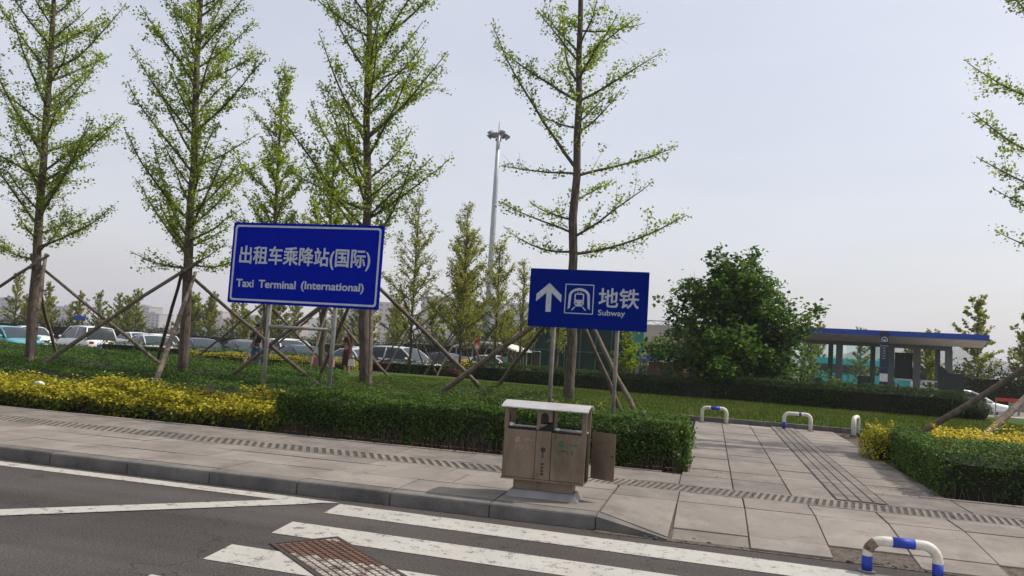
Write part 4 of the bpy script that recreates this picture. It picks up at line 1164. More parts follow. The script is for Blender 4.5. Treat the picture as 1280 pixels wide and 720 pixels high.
# open side door, hinged on the back right post
od = empty('open_door', (.425, .14, 0)); od.parent = bn; od.rotation_euler = (0, 0, R(-22)); 
MB().box(0, .26, -.006, .006, .205, .655).build('door_leaf', M['bin_steel'], od, bevel=.003)
MB().cyl((.235, -.010, .44), .010, -.004, .004, 'y', 10).build('door_lock', M['bin_black'], od)
dm_ = MB()
random.seed(9)
for i in range(9):
    xx, zz = .07 + .030 * (i % 5), (.545 if i < 5 else .47) + random.uniform(-.012, .012)
    dm_.poly([(xx, -.0068, zz), (xx + random.uniform(.008, .022), -.0068, zz + random.uniform(-.01, .01)), (xx + .014, -.0068, zz + .010), (xx + .003, -.0068, zz + .012)])
dm_.build('worn_print', M['bin_green'], od)
# printed marks
def recycle(cxx, czz, r, mat):
    e = MB()
    vs = [(cxx + r * math.cos(R(90 + 120 * k)), czz + r * math.sin(R(90 + 120 * k))) for k in range(3)]
    for k in range(3):
        (ax, az), (bx, bz) = vs[k], vs[(k + 1) % 3]
        dx, dz = bx - ax, bz - az; L = math.hypot(dx, dz); nx, nz_ = -dz / L * r, dx / L * r
        def P(t, w): return (ax + dx * t + nx * w, -.1612, az + dz * t + nz_ * w)
        e.poly([P(.14, -.02), P(.60, -.02), P(.60, .30), P(.30, .30)])
        e.poly([P(.58, -.18), P(.92, .14), P(.58, .46)])
    return e.build('recycling_mark', M[mat], bn)
recycle(-.205 - .05, .545, .040, 'bin_red'); recycle(.165, .535, .042, 'bin_green')
def scrawl(x0, z0, w, h, n, mat, seed):
    """worn print too small to read: broken strokes"""
    random.seed(seed); e = MB()
    for i in range(n):
        cx_ = x0 + w * (i + .5) / n
        for _ in range(3):
            a = random.choice([0, 0, math.pi / 2, .8]); L = h * random.uniform(.25, .5); t = h * .09
            dx, dz = math.cos(a), math.sin(a); px, pz = cx_ + random.uniform(-.3, .3) * w / n, z0 + random.uniform(-.4, .4) * h
            e.poly([(px - dx * L + dz * t, -.1612, pz - dz * L - dx * t), (px + dx * L + dz * t, -.1612, pz + dz * L - dx * t), (px + dx * L - dz * t, -.1612, pz + dz * L + dx * t), (px - dx * L - dz * t, -.1612, pz - dz * L + dx * t)])
    return e.build('worn_print', M[mat], bn)
scrawl(-.20, .55, .10, .03, 3, 'bin_red', 1); scrawl(-.29, .475, .16, .032, 4, 'bin_red', 2)
scrawl(.225, .535, .11, .026, 4, 'bin_green', 3); scrawl(.125, .462, .18, .042, 4, 'bin_green', 4)
mm = MB(); mm.cyl((0, -.1675, .47), .024, -.0015, .001, 'y', 14); mm.prism([(-.005, .39), (.005, .39), (.003, .45), (-.003, .45)], -.1690, -.1665, 'y')
for k, (a, b_) in enumerate([(.335, .025), (.30, .018), (.27, .020), (.24, .022)]): mm.prism([(-b_ * .8, a - .006), (b_ * .7, a - .010), (b_ * .5, a + .010), (-b_ * .4, a + .012)], -.1690, -.1665, 'y')
mm.build('worn_print', M['bin_black'], bn)
mm = MB()
for k in range(4): mm.prism([(-.045 + k * .024, .672), (-.030 + k * .024, .672), (-.032 + k * .024, .690), (-.043 + k * .024, .688)], -.1682, -.1665, 'y')
mm.build('worn_print', M['bin_black'], bn)
o = MB().ball((0, 0, 0), (.035, .03, .022), 7, 5).build('crumpled_paper', M['paper']); o.location = (-1.525 - .345, 7.64 - .10, PZ + .682); tag(o, 'crumpled white paper on the rim of the litter bin, left end', 'litter')
o = MB().ball((0, 0, 0), (.03, .03, .018), 7, 5).build('crumpled_paper', M['paper']); o.location = (-1.525 + .115, 7.64 - .10, PZ + .667); tag(o, 'crumpled white paper on the bin rim beside the ashtray', 'litter')

# ------------------------------------------------------------------ U-shaped barriers
def hoop(label, x, y, z, w, h, r, bands, rz=0, dx=0, rust=False):
    e = empty('hoop_barrier', (x, y, z), rz, label, 'barrier', 'blue and white hoop barriers')
    path_ = [(-w / 2, 0, -.1), (-w / 2, 0, h - .11)]
    for k in range(1, 7):
        a = math.pi / 2 * k / 6; path_.append((-w / 2 + .11 * (1 - math.cos(a)), 0, h - .11 + .11 * math.sin(a)))
    path_ += [(-w * .17, 0, h), (w * .17, 0, h)]
    for k in range(0, 7):
        a = math.pi / 2 * k / 6; path_.append((w / 2 - .11 * (1 - math.sin(a)), 0, h - .11 + .11 * math.cos(a)))
    path_ += [(w / 2, 0, -.1)]
    MB().tube(path_, r, 14).build('pipe', M['hoop_white'], e, smooth=True)
    for (a, b_) in bands:
        MB().tube([a, b_], r * 1.035, 14).build('blue_band', M['hoop_blue'], e, smooth=True)
    if rust:
        MB().tube([path_[2], path_[3], path_[4], path_[5]], r * 1.02, 14, False).build('rust_patch', M['hoop_rust'], e, smooth=True)
    for s in (-1, 1): MB().cyl((s * w / 2, 0, 0), r * 1.7, -.02, .012, 'z', 14).build('base_flange', M['kerb'], e)
    return e
hoop('near hoop barrier at the bottom right corner, scuffed white with blue bands', 1.48, 6.72, .0, .50, .25, .038, [((-.075, 0, .25), (.085, 0, .25)), ((-.25, 0, .02), (-.25, 0, .13)), ((.25, 0, .02), (.25, 0, .125))], R(2), rust=True)
hoop('white hoop barrier with a blue top band at the far end of the footpath', .12, 18.9, PZ, .55, .34, .042, [((-.08, 0, .34), (.12, 0, .34))], 0)
hoop('white hoop barrier with a blue left foot at the far end of the footpath', 1.92, 18.75, PZ, .56, .36, .042, [((-.28, 0, .02), (-.28, 0, .16)), ((.03, 0, .36), (.08, 0, .36))], 0)
hoop('white hoop barrier seen nearly end on beside the golden shrub', 3.14, 18.8, PZ, .55, .38, .05, [], R(72))
o = MB().box(0, .5, 0, .35, 0, .05).build('broken_slab', M['granite']); o.location = (2.74, 18.0, .09); o.rotation_euler = (R(-6), R(5), R(12)); tag(o, 'loose broken paving slab beside the far end of the footpath', 'slab')

# ------------------------------------------------------------------ floodlight mast
ms = empty('floodlight_mast', (-19.1, 66, LOT), R(14), 'tall grey steel floodlight mast with a ring of lamps on top', 'floodlight mast')
MB().tube([(0, 0, 0), (-.02, 0, 8), (-.05, 0, 16), (-.08, 0, 21.0)], [.34, .28, .22, .16], 12).build('pole', M['mast'], ms, smooth=True)
MB().tube([(-.08, 0, 21.0), (-.08, 0, 22.1)], [.06, .03], 6).build('lightning_rod', M['mast'], ms)
MB().tube([(-.08 + .62 * math.cos(a), .62 * math.sin(a), 20.85) for a in [2 * math.pi * i / 20 for i in range(21)]], .05, 6, False).build('lamp_ring', M['mast_head'], ms)
hub = MB()
for k in range(4):
    a = math.pi * k / 4; hub.tube([(-.08 - .62 * math.cos(a), -.62 * math.sin(a), 20.85), (-.08 + .62 * math.cos(a), .62 * math.sin(a), 20.85)], .035, 5)
hub.build('spokes', M['mast_head'], ms)
for k in range(9):
    a = 2 * math.pi * k / 9 + .2
    l = empty('floodlight', (-.08 + .80 * math.cos(a), .80 * math.sin(a), 20.72 + (.22 if k % 2 else 0))); l.parent = ms; l.rotation_euler = (R(52), 0, a + math.pi / 2)
    MB().hexa([(-.27, -.13, -.2), (.27, -.13, -.2), (.27, -.13, .2), (-.27, -.13, .2), (-.17, .14, -.13), (.17, .14, -.13), (.17, .14, .13), (-.17, .14, .13)]).build('housing', M['mast_head'], l)
    MB().box(-.24, .24, -.142, -.132, -.17, .17).build('lens', M['mast_lens'], l)

# ------------------------------------------------------------------ subway pavilion
RZ = -0.19
pv = empty('pavilion', (12.15, 46.0, 0.0), RZ, 'flat roofed glass subway entrance pavilion with a blue roof edge', 'pavilion')
def pbox(name, x0, x1, y0, y1, z0, z1, mat, par=pv, bev=0.0): return MB().box(x0, x1, y0, y1, z0, z1).build(name, M[mat], par, bevel=bev)
pbox('plinth', -12.6, .35, -.35, 6.2, LOT, .58, 'concrete')
pbox('roof', -12.2, 1.55, -2.0, 6.8, 3.47, 3.64, 'pav_soffit')
pbox('fascia', -12.26, 1.61, -2.06, -2.005, 3.42, 3.70, 'pav_blue'); pbox('fascia', 1.555, 1.62, -2.0, 6.8, 3.42, 3.70, 'pav_blue')
MB().hexa([(-12.2, -2.0, 3.40), (1.55, -2.0, 3.40), (1.55, -.03, 3.10), (-12.2, -.03, 3.10), (-12.2, -2.0, 3.465), (1.55, -2.0, 3.465), (1.55, -.03, 3.465), (-12.2, -.03, 3.465)]).build('soffit', M['pav_soffit'], pv)
pbox('roof_top', -12.2, 1.55, -2.0, 6.8, 3.645, 3.69, 'bin_light')
pbox('beam', -12.0, .15, -.02, .24, 2.92, 3.465, 'pav_column'); pbox('beam', -.12, .16, .25, 5.6, 3.0, 3.465, 'pav_column'); pbox('beam', -12.0, .15, 5.61, 5.85, 3.05, 3.465, 'pav_column')
for xx in (0, -1.5, -2.75, -5.35, -8.1, -10.8): pbox('column', xx - .17, xx + .17, -.03 - .01, .27, .585, 2.915, 'pav_column')
for xx in (-.2, -3.7, -6.1, -9.0, -11.7): pbox('column', xx - .14, xx + .14, 5.62, 5.84, .585, 3.045, 'pav_column')
gx = [-5.18, -2.92]
for (a, b_) in ((-5.18, -2.92), (-7.93, -5.52), (-10.63, -8.27)):
    pbox('glass_pane', a, b_, .10, .115, .6, 2.91, 'pav_glass')
    pbox('glass_pane', a, b_, 5.72, 5.735, .6, 3.04, 'pav_glass')
pbox('dark_screen', -2.56, -1.69, .35, .42, 1.25, 2.65, 'dark_panel')
pbox('pylon', -3.30, -2.90 + .0, -2.32, -2.12, .40, 3.62, 'pav_sign')
py_ = MB(); 
for k in range(10):
    a0, a1 = math.pi * k / 10, math.pi * (k + 1) / 10
    def q(r, a): return (-3.10 + r * math.cos(a), 3.22 + r * math.sin(a))
    pa, pb, pc, pd = q(.15, a0), q(.15, a1), q(.105, a1), q(.105, a0)
    py_.hexa([(p[0], -2.335, p[1]) for p in (pa, pb, pc, pd)] + [(p[0], -2.321, p[1]) for p in (pa, pb, pc, pd)])
for s in (-1, 1): py_.box(-3.10 + s * .128 - .022, -3.10 + s * .128 + .022, -2.335, -2.321, 3.10, 3.22)
py_.box(-3.17, -3.03, -2.335, -2.321, 3.11, 3.22)
py_.build('pylon_emblem', M['sign_white'], pv)
pbox('pylon_stripe', -3.295, -2.905, -2.333, -2.321, 2.88, 2.90, 'sign_white'); pbox('pylon_stripe', -3.295, -2.905, -2.333, -2.321, 1.74, 1.78, 'pav_blue')
pbox('notice', -3.29, -2.91, -2.336, -2.321, 1.05, 1.46, 'paper')
for i in range(5): pbox('pylon_lettering', -3.19 + .02 * (i % 2), -3.03, -2.334, -2.321, 2.75 - i * .13, 2.79 - i * .13, 'far_wall')
rl = MB()
for xx in (-6.6, -5.9, -4.9, -4.0): rl.tube([(xx, 1.0, .58), (xx, 1.0, 1.55)], .03, 6)
rl.tube([(-6.6, 1.0, 1.2), (-4.9, 1.0, 1.68), (-4.0, 1.0, 1.68)], .03, 6); rl.tube([(-6.6, 1.0, .95), (-4.9, 1.0, 1.3)], .025, 6)
rl.build('handrail', M['galv'], pv)
pbox('dark_box', -6.7, -6.25, .5, .9, .59, .98, 'dark_panel'); pbox('stair_wall', -4.4, -3.7, .9, 1.0, .59, 1.25, 'dark_panel')
for (a, b_) in ((-2.5, -1.75), (-1.25, -.25)):
    wf = MB()
    for (p, q_, r_, s_) in ((a, b_, 1.16, 1.24), (a, b_, .66, .72), (a, a + .06, .72, 1.16), (b_ - .06, b_, .72, 1.16)): wf.box(p, q_, .31, .345, r_, s_)
    wf.build('white_frame', M['bus_white'], pv)

dp = empty('dark_screen', (10.55, 39.2, LOT), R(-6), 'dark green panel on a post at the right end of the pavilion', 'screen')
MB().box(-.62, .42, -.05, .05, 1.05, 2.12).build('panel', M['dark_panel'], dp)
MB().prism([(-.62, 2.121), (-.62, 2.42), (-.42, 2.38), (-.18, 2.121)], -.05, .05, 'y').build('raised_corner', M['dark_panel'], dp)
MB().cyl((.36, .08, 0), .05, 0, 2.1, 'z', 10).build('post', M['post'], dp); MB().cyl((-.45, .08, 0), .05, 0, 2.1, 'z', 10).build('post', M['post'], dp)

# paved strip and cart on the right
structure(MB().box(8.6, 40, 36.2, 52, LOT + .004, -.22).build('path', M['granite']))

# ------------------------------------------------------------------ vehicles
def loft(sections, mat, name, parent, close=True, smooth=True):
    mb = MB(); n = len(sections[0])
    for s in sections: mb.v += s
    for i in range(len(sections) - 1):
        for k in range(n - 1):
            a = i * n + k; mb.f.append((a, a + 1, a + n + 1, a + n))
    if close:
        mb.f.append(tuple(range(n - 1, -1, -1))); b0 = (len(sections) - 1) * n; mb.f.append(tuple(range(b0, b0 + n)))
    return mb.build(name, mat, parent, smooth)

def interp(tab, x):
    for (x0, y0), (x1, y1) in zip(tab, tab[1:]):
        if x <= x1:
            t = (x - x0) / (x1 - x0); t = t * t * (3 - 2 * t) * .5 + t * .5
            return y0 + (y1 - y0) * t
    return tab[-1][1]

SHAPES = {   # length, width, belt line along x (front at +), greenhouse: base/top x positions and roof height
    'sedan': dict(L=4.7, W=1.80, belt=[(0, .82), (.25, .98), (.9, 1.02), (2.8, .96), (3.4, .93), (4.3, .80), (4.62, .66), (4.7, .5)], gh=(.55, 1.30, 2.55, 3.45), H=1.46),
    'mpv': dict(L=4.8, W=1.82, belt=[(0, .95), (.12, 1.05), (1.0, 1.06), (3.3, 1.0), (3.9, .98), (4.5, .82), (4.74, .68), (4.8, .5)], gh=(.08, .42, 3.0, 3.95), H=1.74),
    'suv': dict(L=4.6, W=1.85, belt=[(0, .95), (.1, 1.08), (1.0, 1.10), (3.0, 1.06), (3.4, 1.04), (4.3, .92), (4.55, .78), (4.6, .6)], gh=(.12, .62, 2.65, 3.50), H=1.70),
    'hatch': dict(L=4.3, W=1.78, belt=[(0, .85), (.12, .98), (.9, 1.02), (2.6, .97), (3.1, .94), (3.95, .80), (4.24, .66), (4.3, .5)], gh=(.10, .55, 2.25, 3.15), H=1.50),
}
def make_car(shape, paint, label, loc, rz, two_tone=None, details=True, rack=False):
    S = SHAPES[shape]; L, W, H = S['L'], S['W'], S['H']; w = W / 2
    e = empty('parked_car', loc, rz, label, 'car', 'cars in the car park')
    secs = []
    n = 22
    for i in range(n + 1):
        x = L * i / n
        b = interp(S['belt'], x)
        edge = min(x, L - x)
        pinch = 1 - .16 * max(0, 1 - edge / .55) ** 2
        zl = .22 + .10 * max(0, 1 - edge / .5)
        ww = w * pinch
        secs.append([(x - L / 2, -y, z) for y, z in ((ww * .86, zl), (ww * .97, zl + .12), (ww, .55), (ww * .99, b - .14), (ww * .93, b - .02), (ww * .6, b + .015), (0, b + .03), (-ww * .6, b + .015), (-ww * .93, b - .02), (-ww * .99, b - .14), (-ww, .55), (-ww * .97, zl + .12), (-ww * .86, zl))])
    loft(secs, M[paint], 'body', e)
    g0, g1, g2, g3 = S['gh']
    # greenhouse glass as a lofted hull, roof panel and pillars over it
    gs = []
    N = 14
    def roofz(x):
        t = (x - g1) / (g2 - g1)
        return H - .05 * (2 * t - 1) ** 2 - (.02 if t < 0 else 0)
    xs = [g0, (g0 + g1) / 2, g1] + [g1 + (g2 - g1) * k / 6 for k in range(1, 6)] + [g2, (g2 + g3) / 2, g3]
    def hull(x):
        if x < g1: return interp(S['belt'], x) + (roofz(g1) - interp(S['belt'], x)) * ((x - g0) / (g1 - g0)) ** .8
        if x > g2: return interp(S['belt'], x) + (roofz(g2) - interp(S['belt'], x)) * ((g3 - x) / (g3 - g2)) ** .8
        return roofz(x)
    for x in xs:
        b = interp(S['belt'], x) - .03; z = max(hull(x), b + .02); f = (z - b) / (H - b)
        wb, wt = w * .93, w * (.93 - .20 * f)
        gs.append([(x - L / 2, -wb, b), (x - L / 2, -(wb + wt) / 2 - .015, (b + z) / 2), (x - L / 2, -wt, z - .025 * f), (x - L / 2, -wt * .6, z + .012 * f), (x - L / 2, 0, z + .02 * f), (x - L / 2, wt * .6, z + .012 * f), (x - L / 2, wt, z - .025 * f), (x - L / 2, (wb + wt) / 2 + .015, (b + z) / 2), (x - L / 2, wb, b)])
    loft(gs, M['glass'], 'side_glass', e)
    # windscreen
    def wpt(x, k, off=.006):
        i = xs.index(x); p = Vector(gs[i][k]); return p + Vector((off * (1 if x > L / 2 else -1), 0, off))
    for (xa, xb, nm) in ((g2, g3, 'windscreen'), (g1, g0, 'rear_window')):
        xm = (xa + xb) / 2
        mb = MB(); rowsx = [xa, xm, xb]
        sc = {xa: 1, xm: 1, xb: .97}
        base_ = len(mb.v)
        for x in rowsx:
            i = xs.index(x)
            for k in (2, 3, 4, 5, 6):
                p = Vector(gs[i][k]); mb.v.append((p.x + (.012 if nm == 'windscreen' else -.012), p.y * .93, p.z + .014))
        for r_ in range(2):
            for k in range(4):
                a = r_ * 5 + k; mb.f.append((a, a + 1, a + 6, a + 5))
        mb.build(nm, M['glass_pale' if nm == 'windscreen' else 'glass'], e, True)
    rf = []
    for x in [g1 - .06] + [g1 + (g2 - g1) * k / 6 for k in range(7)] + [g2 + .05]:
        z = roofz(min(max(x, g1), g2)) + .012 - (.03 if x < g1 or x > g2 else 0); wt = w * .745
        rf.append([(x - L / 2, -wt, z - .055), (x - L / 2, -wt * .97, z - .012), (x - L / 2, -wt * .6, z + .012), (x - L / 2, 0, z + .022), (x - L / 2, wt * .6, z + .012), (x - L / 2, wt * .97, z - .012), (x - L / 2, wt, z - .055)])
    loft(rf, M[paint], 'roof', e, close=False)
    for s in (-1, 1):
        for (xa, xb) in ((g0, g1), (g3, g2)):
            pl = MB()
            xm = (xa + xb) / 2
            q = [Vector(gs[xs.index(x)][2 if s < 0 else 6]) for x in (xa, xm, xb)]
            pl.tube([(p.x, p.y * 1.0, p.z) for p in q], [.05, .042, .04], 6); pl.build('pillar', M[paint], e, True)
        pl = MB()
        xm_ = (g1 + g2) / 2
        pl.hexa([(xm_ - L / 2 - .05, s * w * .915, interp(S['belt'], xm_) - .02), (xm_ - L / 2 + .05, s * w * .915, interp(S['belt'], xm_) - .02), (xm_ - L / 2 + .05, s * w * .945, interp(S['belt'], xm_) - .02), (xm_ - L / 2 - .05, s * w * .945, interp(S['belt'], xm_) - .02),
                 (xm_ - L / 2 - .03, s * w * .735, H - .07), (xm_ - L / 2 + .05, s * w * .735, H - .07), (xm_ - L / 2 + .05, s * w * .765, H - .07), (xm_ - L / 2 - .03, s * w * .765, H - .07)])
        pl.build('pillar', M[paint], e, True)
        MB().ball((g3 - L / 2 - .28, s * (w + .07), interp(S['belt'], g3) + .08), (.07, .11, .08), 8, 6).build('mirror', M[paint], e, True)
        MB().ball((L / 2 - .16, s * w * .66, .68), (.10, .20, .07), 8, 6).build('headlight', M['lamp_clear'], e, True)
        MB().box(-L / 2 - .012, -L / 2 + .12, s * w * .58 - .14, s * w * .58 + .14, .76, .93).build('tail_light', M['lamp_red'], e, bevel=.02)
        for xw in (L * .5 - .85, -L * .5 + .88):
            wh = empty('wheel', (xw, s * (w - .13), .32)); wh.parent = e
            MB().cyl((0, 0, 0), .32, -.12, .12, 'y', 20).build('tyre', M['tyre'], wh, bevel=.02)
            MB().cyl((0, s * .118, 0), .20, -.01, .012, 'y', 14).build('rim', M['rim'], wh)
    MB().box(-L / 2 - .016, -L / 2 + .02, -.22, .22, .62, .76).build('number_plate', M['plate_blue'], e)
    MB().box(L / 2 - .02, L / 2 + .012, -.22, .22, .40, .53).build('number_plate', M['plate_blue'], e)
    MB().box(L / 2 - .06, L / 2 + .006, -.45, .45, .56, .66).build('grille', M['trim'], e)
    return e
cx_ = [
    ('hatch', 'car_teal', 'teal taxi at the far left edge behind the hedge', (-35.2, 33.2, LOT), R(-16)),
    ('mpv', 'car_white', 'white people carrier seen from behind, its red tail lights beside the left trees', (-35.6, 38.6, LOT), R(152)),
    ('sedan', 'car_silver', 'silver saloon car beside the white people carrier, its windscreen towards the right', (-30.6, 38.2, LOT), R(-32)),
    ('sedan', 'car_navy', 'dark blue saloon just right of the second tree trunk', (-27.6, 38.4, LOT), R(-34)),
    ('sedan', 'car_black', 'black saloon left of the person with the backpack', (-24.9, 38.6, LOT), R(-34)),
    ('suv', 'car_white', 'white car behind the person with the backpack', (-22.9, 39.4, LOT), R(-34)),
    ('sedan', 'car_navy', 'dark saloon with a large windscreen between the taxi sign posts', (-20.6, 37.2, LOT), R(-36)),
    ('sedan', 'car_silver', 'pale grey car left of the person in the dress', (-18.3, 39.2, LOT), R(-34)),
    ('suv', 'car_silver', 'pale champagne off-roader right of the trunk behind the taxi sign', (-16.0, 39.6, LOT), R(-16)),
    ('sedan', 'car_white', 'white car in the second row at the far left edge', (-43.0, 42.0, LOT), R(-30)),
    ('hatch', 'car_white', 'white hatchback partly hidden by the silver saloon', (-34.4, 43.0, LOT), R(150)),
    ('sedan', 'car_grey', 'grey car in the second row behind the black saloon', (-29.0, 45.0, LOT), R(-34)),
    ('sedan', 'car_white', 'white saloon in the second row above the silver saloon', (-38.5, 46.5, LOT), R(-30)),
    ('suv', 'car_white', 'white off-roader in the second row right of the second tree trunk', (-26.6, 46.5, LOT), R(-34)),
    ('sedan', 'car_silver', 'silver saloon in the second row between the taxi sign posts', (-22.0, 47.5, LOT), R(-34)),
    ('hatch', 'car_white', 'white hatchback in the second row left of the person in the dress', (-19.4, 46.0, LOT), R(-34)),
    ('sedan', 'car_white', 'far white car under the young trees left of the floodlight mast', (-13.6, 50.0, LOT), R(-20)),
    ('sedan', 'car_black', 'far dark car under the young trees beside the grey cabinet', (-15.6, 46.0, LOT), R(-25)),
    ('sedan', 'car_white', 'white saloon car half hidden by the dark panel on the right', (12.4, 44.5, -.55), R(4)),
]
for a in cx_: make_car(*a)
# taxi roof light
def bus(label, loc, rz, L, body, front):
    e = empty('coach', loc, rz, label, 'bus', 'coaches behind the pavilion'); w, H = 1.25, 3.25
    MB().box(-L / 2, L / 2, -w, w, .35, H).build('body', M[body], e, bevel=.16)
    MB().box(-L / 2 + .3, L / 2 - .1, -w - .012, w + .012, 1.55, 2.62).build('window_band', M['trim'], e, bevel=.05)
    for s in (-1, 1):
        for k in range(int(L / 1.5) - 1):
            x = -L / 2 + .5 + k * 1.5
            MB().box(x, x + 1.38, s * (w + .018) - .004, s * (w + .018) + .004, 1.6, 2.57).build('window', M['glass_pale'], e)
        for xw in (L / 2 - 2.2, -L / 2 + 2.6):
            MB().cyl((xw, s * (w - .16), .5), .5, -.16, .18, 'y', 18).build('wheel', M['tyre'], e)
        MB().box(L / 2 - .1, L / 2 + .25, s * (w + .2) - .1, s * (w + .2) + .1, 1.9, 2.4).build('mirror', M['trim'], e, bevel=.03)
        MB().box(L / 2 - .02, L / 2 + .02, s * .85 - .2, s * .85 + .2, .75, .95).build('headlight', M['lamp_clear'], e, bevel=.01)
        MB().box(-L / 2 - .02, -L / 2 + .02, s * .95 - .1, s * .95 + .1, .8, 1.3).build('tail_light', M['lamp_red'], e, bevel=.01)
    MB().box(L / 2 - .05, L / 2 + .02, -w + .15, w - .15, 1.25, 2.75).build('windscreen', M['glass'], e, bevel=.03)
    MB().box(-L / 2 - .02, -L / 2 + .05, -w + .2, w - .2, 1.7, 2.7).build('rear_window', M['glass'], e, bevel=.03)
    MB().box(-L / 2 + 1.5, -L / 2 + 4.2, -.8, .8, H + .005, H + .2).build('roof_unit', M[front], e, bevel=.08)
    if False:
        MB().box(L / 2 - 2.6, L / 2 + .012, -w - .015, w + .015, .36, 1.52).build('front_panel', M[front], e, bevel=.05)
    return e
bus('teal coach behind the left part of the pavilion', (16.6, 95, LOT - .05), R(176), 11.0, 'bus_teal', 'bus_teal')
bus('white fronted coach behind the right part of the pavilion', (22.9, 96, LOT - .05), R(-104), 9.0, 'bus_white', 'bus_teal')

# luggage cart barrier on the right
ct = empty('luggage_cart', (12.35, 37.6, -.22), R(8), 'luggage cart with an orange red top bar on the paving at the right', 'cart')
MB().box(-.62, .66, -.04, .04, .84, .98).build('top_bar', M['barrier_red'], ct)
f_ = MB()
for xx in (-.62, -.1, .66): f_.tube([(xx, 0, .15), (xx, 0, .98)], .022, 6)
f_.tube([(-.62, 0, .45), (.66, 0, .45)], .02, 6); f_.tube([(-.62, -.3, .2), (.66, -.3, .2)], .022, 6)
for xx in (-.62, .66): f_.tube([(xx, .1, .2), (xx, -.35, .2)], .022, 6)
f_.build('frame', M['galv'], ct)
MB().box(-.1, .62, -.025, .025, .5, .82).build('panel', M['galv'], ct)
for xx in (-.5, -.08, .5): MB().cyl((xx, -.2, .11), .11, -.04, .04, 'y', 14).build('wheel', M['tyre'], ct)

# ------------------------------------------------------------------ building site behind the lawn
nf = empty('netting_enclosure', (-7.3, 46, LOT), R(-4), 'dark green netted scaffold enclosure behind the subway sign', 'scaffold')
MB().box(-3.0, 2.6, 0, .05, 0, 3.55).build('netting', M['net'], nf)
MB().box(-3.0, -2.95, .06, 4, 0, 3.55).build('netting', M['net'], nf)
for i in range(7):
    xx = -3.0 + i * .933
    MB().cyl((xx, -.06, 0), .035, 0, 3.7, 'z', 8).build('pole', M['net_pole'], nf)
for z in (.5, 2.05, 3.5): MB().tube([(-3.05, -.06, z), (2.65, -.06, z)], .03, 6).build('ledger', M['net_pole'], nf)
for i in range(6):
    for j in range(2):
        xx = -2.95 + i * .933
        o = MB().box(xx + .03, xx + .86, -.025, -.012, .1 + j * 1.6, 1.55 + j * 1.75).build('netting_panel', M['net'], nf)
MB().box(2.66, 3.5, -.1, -.04, 1.7, 3.5).build('green_sheet', M['net_light'], nf); MB().prism([(3.1, 1.72), (3.32, 1.72), (3.25, 2.7)], -.115, -.105, 'y').build('sheet_opening', M['dark_panel'], nf)
fn = empty('green_fence', (-10.55, 44.5, LOT), R(-4), 'open green post fence with brown boards left of the netted scaffold', 'fence')
for i in range(5): MB().cyl((-1.0 + i * .5, 0, 0), .03, 0, 1.95, 'z', 8).build('post', M['net_light'], fn)
for i, xx in enumerate((-.95, -.45, .55)): MB().box(xx, xx + .40, .04, .07, .3, 1.75).build('board', M['hut_brown'], fn)
MB().box(-.1, 1.0, -.3, .1, 1.9, 1.95).build('awning', M['bin_light'], fn)
bb = empty('billboard', (-3.1, 50, LOT), R(-5), 'faded cream site hoarding with worn red lettering beside the subway sign', 'billboard')
MB().box(-2.0, 4.2, 0, .08, 1.9, 4.05).build('panel', M['billboard'], bb)
for xx in (-1.8, 1.0, 4.0): MB().cyl((xx, .14, 0), .06, 0, 3.9, 'z', 8).build('post', M['galv'], bb)
random.seed(4)
st = MB()
def stroke(x0, z0, x1, z1, t):
    d = Vector((x1 - x0, 0, z1 - z0)); nrm_ = Vector((-d.z, 0, d.x)).normalized() * t
    st.poly([(x0 - nrm_.x, -.006, z0 - nrm_.z), (x1 - nrm_.x * .5, -.006, z1 - nrm_.z * .5), (x1 + nrm_.x * .5, -.006, z1 + nrm_.z * .5), (x0 + nrm_.x, -.006, z0 + nrm_.z)])
for i in range(12):
    xx = -1.05 + i * .12; stroke(xx, 2.55 + random.uniform(-.1, .1), xx + random.uniform(-.1, .25), 2.75 + random.uniform(-.15, .25), .035)
for i in range(5): stroke(-.6 + i * .16, 3.22 + random.uniform(-.05, .05), -.5 + i * .16, 3.3, .03)
for i in range(7): stroke(.55 + i * .16, 3.15 + random.uniform(-.05, .05), .68 + i * .16, 3.25, .03)
stroke(-1.0, 2.35, 1.9, 2.42, .03); stroke(1.2, 2.45, 2.6, 2.3, .06)
st.build('red_print', M['print_red'], bb)
MB().tube([(-2.0, .04, 4.3), (4.2, .04, 4.3)], .03, 6).build('top_rail', M['galv'], bb)
for i in range(8): MB().tube([(-2.0 + i * .88, .04, 4.06), (-1.56 + i * .88, .04, 4.3), (-1.12 + i * .88, .04, 4.06)], .018, 5).build('truss', M['galv'], bb)
ht = empty('site_hut', (-2.3, 45.0, LOT), R(-8), 'small brown hut with a bright blue roof beside the big leafy tree', 'hut')
MB().box(-1.0, 1.0, -.6, .8, 0, 1.75).build('wall', M['hut_brown'], ht)
MB().hexa([(-1.5, -1.0, 1.76), (1.4, -1.0, 2.35), (1.4, 1.0, 2.35), (-1.5, 1.0, 1.76), (-1.5, -1.0, 1.98), (1.4, -1.0, 2.62), (1.4, 1.0, 2.62), (-1.5, 1.0, 1.98)]).build('roof', M['roof_blue'], ht)
MB().box(-.3, .3, -.625, -.605, .1, 1.5).build('door', M['trim'], ht)
cnp = empty('white_canopy', (-14.6, 52, LOT), R(-10), 'cream canopy roof behind the young trees left of the mast', 'canopy')
cv = []
for i in range(11):
    t = -1 + 2 * i / 10; cv.append((t * 2.4, 2.35 - .45 * t * t))
MB().prism(cv + [(a, b - .10) for a, b in reversed(cv)], -1.4, 1.4, 'y').build('roof', M['tent'], cnp)
for xx in (-2.1, 2.1):
    for yy in (-1.2, 1.2): MB().cyl((xx, yy, 0), .05, 0, 1.95, 'z', 8).build('post', M['galv'], cnp)
